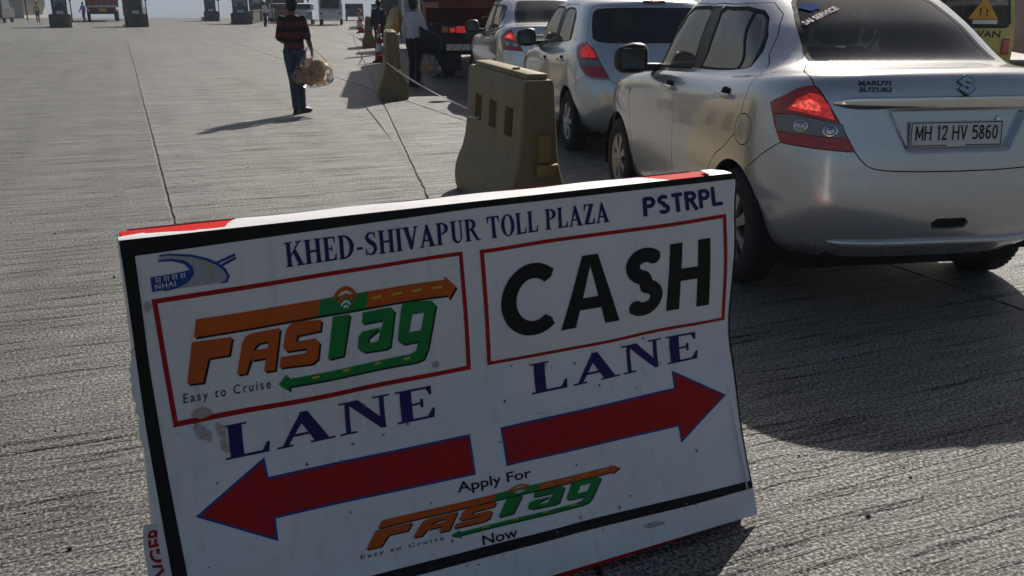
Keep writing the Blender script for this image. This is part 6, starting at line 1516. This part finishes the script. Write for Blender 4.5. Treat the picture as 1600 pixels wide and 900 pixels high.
# ---------------------------------------------------------------- toll islands, booths and the far edge of the plaza
MT['booth_green'] = plain('dark_green_booth', (.035, .065, .062), .5, .35, 3); MT['block_dark'] = plain('dark_crash_block', (.045, .045, .047), .8, .35, 4, .2); MT['block_worn'] = plain('worn_stripe_paint', (.09, .075, .04), .8, .3); MT['kerb'] = plain('dusty_kerb', (.30, .22, .165), .85, .25, 4)
MT['booth_glass'] = glass_mat('booth_glass', (.25, .30, .32), dirt=.1); MT['wall_cream'] = plain('cream_wall', (.50, .47, .42), .8, .15, 2); MT['roof_sheet'] = plain('pale_roof_sheet', (.52, .49, .46), .6, .15, 1); MT['sign_red'] = plain('red_board', (.40, .03, .03), .5, .1)
def toll_island(x, y, rz, label, blabel, w=1.3, booth=True, L=9, bw=.95):
    r = empty('toll_island', (x, y, 0), rz, label, 'traffic island', 'toll islands across the plaza')
    b = MB(); b.box((0, L/2+.6, .14), (w*.92, L, .28), bevel=.03); b.build('kerb', MT['kerb'], r, smooth=30)
    pts = [(-w/2, .5), (-w/2, .1), (-w*.36, -.12), (w*.36, -.12), (w/2, .1), (w/2, .5), (w/2, 1.3), (-w/2, 1.3)]
    b = MB(); b.prism(pts, .80); b.build('crash_block', MT['block_dark'], r)
    b = MB(); b.prism([(p[0]*.9, p[1]*.9+.06) for p in pts], .06, z0=.802); b.build('block_cap', MT['block_dark'], r)
    for k in (-1, 1):
        c = MB(); c.box((k*w*.28, -.125, .45), (w*.16, .012, .42)); c.build('hazard_stripe', MT['block_worn'], r)
    if booth:
        t = empty('toll_booth', (x-math.sin(rz)*2.6, y+math.cos(rz)*2.6, .28), rz, blabel, 'booth', 'toll booths across the plaza')
        b = MB(); b.box((0, 0, .55), (bw, 1.6, 1.1), bevel=.03); b.build('lower_panel', MT['booth_green'], t)
        b = MB(); b.box((0, 0, 2.12), (bw*1.15, 1.85, .24), bevel=.04); b.build('roof', MT['booth_green'], t)
        for sx in (-1, 1):
            for sy in (-1, 1): b = MB(); b.box((sx*(bw/2-.05), sy*.75, 1.55), (.10, .10, .92)); b.build('post', MT['booth_green'], t)
            b = MB(); b.box((sx*(bw/2-.05), 0, 1.55), (.02, 1.4, .88)); b.build('side_window', MT['booth_glass'], t)
        b = MB(); b.box((0, -.76, 1.55), (bw-.2, .02, .88)); b.build('front_window', MT['booth_glass'], t)
        b = MB(); b.box((0, -.83, .62), (bw*.45, .02, .32)); b.build('notice', MT['white_vinyl'], t)
        b = MB(); b.box((0, .2, .9), (.5, .3, .9), bevel=.08); b.build('counter', MT['truck_dark'], t)
        # equipment mast
        b = MB(); b.tube([(bw*.75, -1.2, 0), (bw*.75, -1.2, 2.0)], .04, 8); b.box((bw*.75, -1.25, 1.7), (.22, .18, .5), bevel=.03); b.build('reader_mast', MT['truck_dark'], t)
    return r
toll_island(-30.05, 63.0, R(24), 'nearest toll island with a dark crash block at the left', 'green toll booth on the leftmost island', 1.35)
toll_island(-25.6, 64.6, R(22), 'toll island with a dark crash block right of the maroon truck', 'toll booth just right of the maroon truck', 1.5)
toll_island(-27.2, 86.0, R(20), 'far toll island third from the left', 'narrow green toll booth third from the left', 1.3)
toll_island(-24.6, 92.0, R(18), 'far toll island left of the red board', 'toll booth beside the red board on posts', 1.4, bw=1.3)
toll_island(-20.75, 72.6, R(16), 'toll island with a long dark base just left of the striped-shirt person', 'dark toll booth just left of the striped-shirt person', 1.5, bw=1.2)
toll_island(-22.6, 100.0, R(16), 'farthest toll island, partly behind the striped-shirt person', 'wide green toll booth behind the striped-shirt person\'s shoulder', 1.6, bw=1.7)
# low dark wall linking two islands
w_ = empty('wall', (-22.6, 84, 0), R(12), 'low dark wall running between the far toll islands', 'wall')
b = MB(); b.box((0, 0, .45), (.35, 20, .9), bevel=.03); b.build('wall_body', MT['block_dark'], w_); b = MB(); b.box((0, 0, .93), (.45, 20, .06), bevel=.01); b.build('coping', MT['block_dark'], w_)
sgn = empty('board_sign', (-22.9, 91, 0), R(14), 'red board on two posts among the toll booths', 'sign')
for sx in (-.45, .45): b = MB(); b.tube([(sx, 0, 0), (sx, 0, 3.0)], .05, 8); b.build('post', MT['truck_dark'], sgn)
b = MB(); b.box((0, -.06, 2.05), (1.3, .05, 1.4), bevel=.01); b.build('board', MT['sign_red'], sgn)
for k, (x, y, h, lb) in enumerate([(-30.8, 96, 2.4, 'thin post right of the third toll booth'), (-20.2, 80, 2.0, 'thin post behind the dark toll booth'), (-46.0, 90, 5.0, 'tall lamp post by the cream shed')]):
    p_ = empty('post', (x, y, 0), 0, lb, 'post'); b = MB(); b.tube([(0, 0, 0), (0, 0, h)], .06, 8); b.build('shaft', MT['truck_dark'], p_, smooth=True); b = MB(); b.box((0, 0, h+.05), (.3, .2, .16), bevel=.03); b.build('head', MT['truck_dark'], p_)
sh = empty('shed', (-66, 104, 0), R(8), 'long cream shed with a pale sheet roof at the far left', 'building')
b = MB(); b.box((0, 0, 1.0), (26, 7, 2.0)); b.build('wall', MT['wall_cream'], sh)
b = MB(); b.prism([(-4.2, 1.9), (4.2, 1.9), (4.2, 2.02), (0, 3.0), (-4.2, 2.02)], 28, frame((-14, 0, 0), (0, 1, 0), (0, 0, 1), (1, 0, 0))); b.build('roof', MT['roof_sheet'], sh)
for k in range(5): b = MB(); b.box((-10+k*4.6, -3.52, 1.2), (1.4, .06, 1.0)); b.build('window', MT['van_glass'], sh)
kb = empty('kiosk', (-47.5, 79.5, 0), R(30), 'dark kiosk with a slanting canopy at the far left', 'kiosk')
b = MB(); b.box((0, 0, 1.0), (1.6, 1.4, 1.6), bevel=.04); b.build('cabin', MT['grey_truck'], kb); b = MB(); b.box((0, -.2, 1.95), (2.2, 2.2, .08), Matrix.Rotation(R(12), 3, 'Y')); b.build('canopy', MT['grey_truck'], kb)
# scattered bits on the pavement
rs = random.Random(21); peb = []
for k in range(90):
    d = 2.2+rs.random()**2*14; a = rs.uniform(-.55, .5); peb.append((d*math.sin(a), d*math.cos(a), rs.uniform(.003, .009)))
b = MB()
for x, y, r_ in peb: ball(b, (x, y, r_*.5), (r_, r_*rs.uniform(.6, 1), r_*.6), 6)
g_ = b.build('grit', MT['block_dark']); tag(g_, 'loose grit and small stones scattered on the concrete', 'grit', kind='stuff')
b = MB(); ball(b, (0, 0, .008), (.012, .010, .010), 8); ball(b, (.004, .006, .012), (.008, .008, .008), 8); st = fuse('pebble', b, MT['block_dark'], None, .002, 1); st.location = (1.555, 2.36, 0); tag(st, 'small dark stone on the sunlit concrete at lower right', 'stone')
# ---------------------------------------------------------------- thin dusty air that greys and blues the far plain
def build_haze():
    m = bpy.data.materials.new('haze_air'); m.use_nodes = True; nt = m.node_tree; nt.nodes.clear(); out = N(nt, 'OutputMaterial')
    pv = N(nt, 'VolumePrincipled'); pv.inputs['Color'].default_value = (.72, .84, 1.0, 1); pv.inputs['Density'].default_value = .0007; pv.inputs['Anisotropy'].default_value = .0
    nt.links.new(pv.outputs[0], out.inputs['Volume'])
    b = MB(); b.box((0, 1800, -9), (5900, 4300, 38)); o = b.build('haze', m); tag(o, 'thin pale haze over the plain', 'haze', kind='stuff')
build_haze()
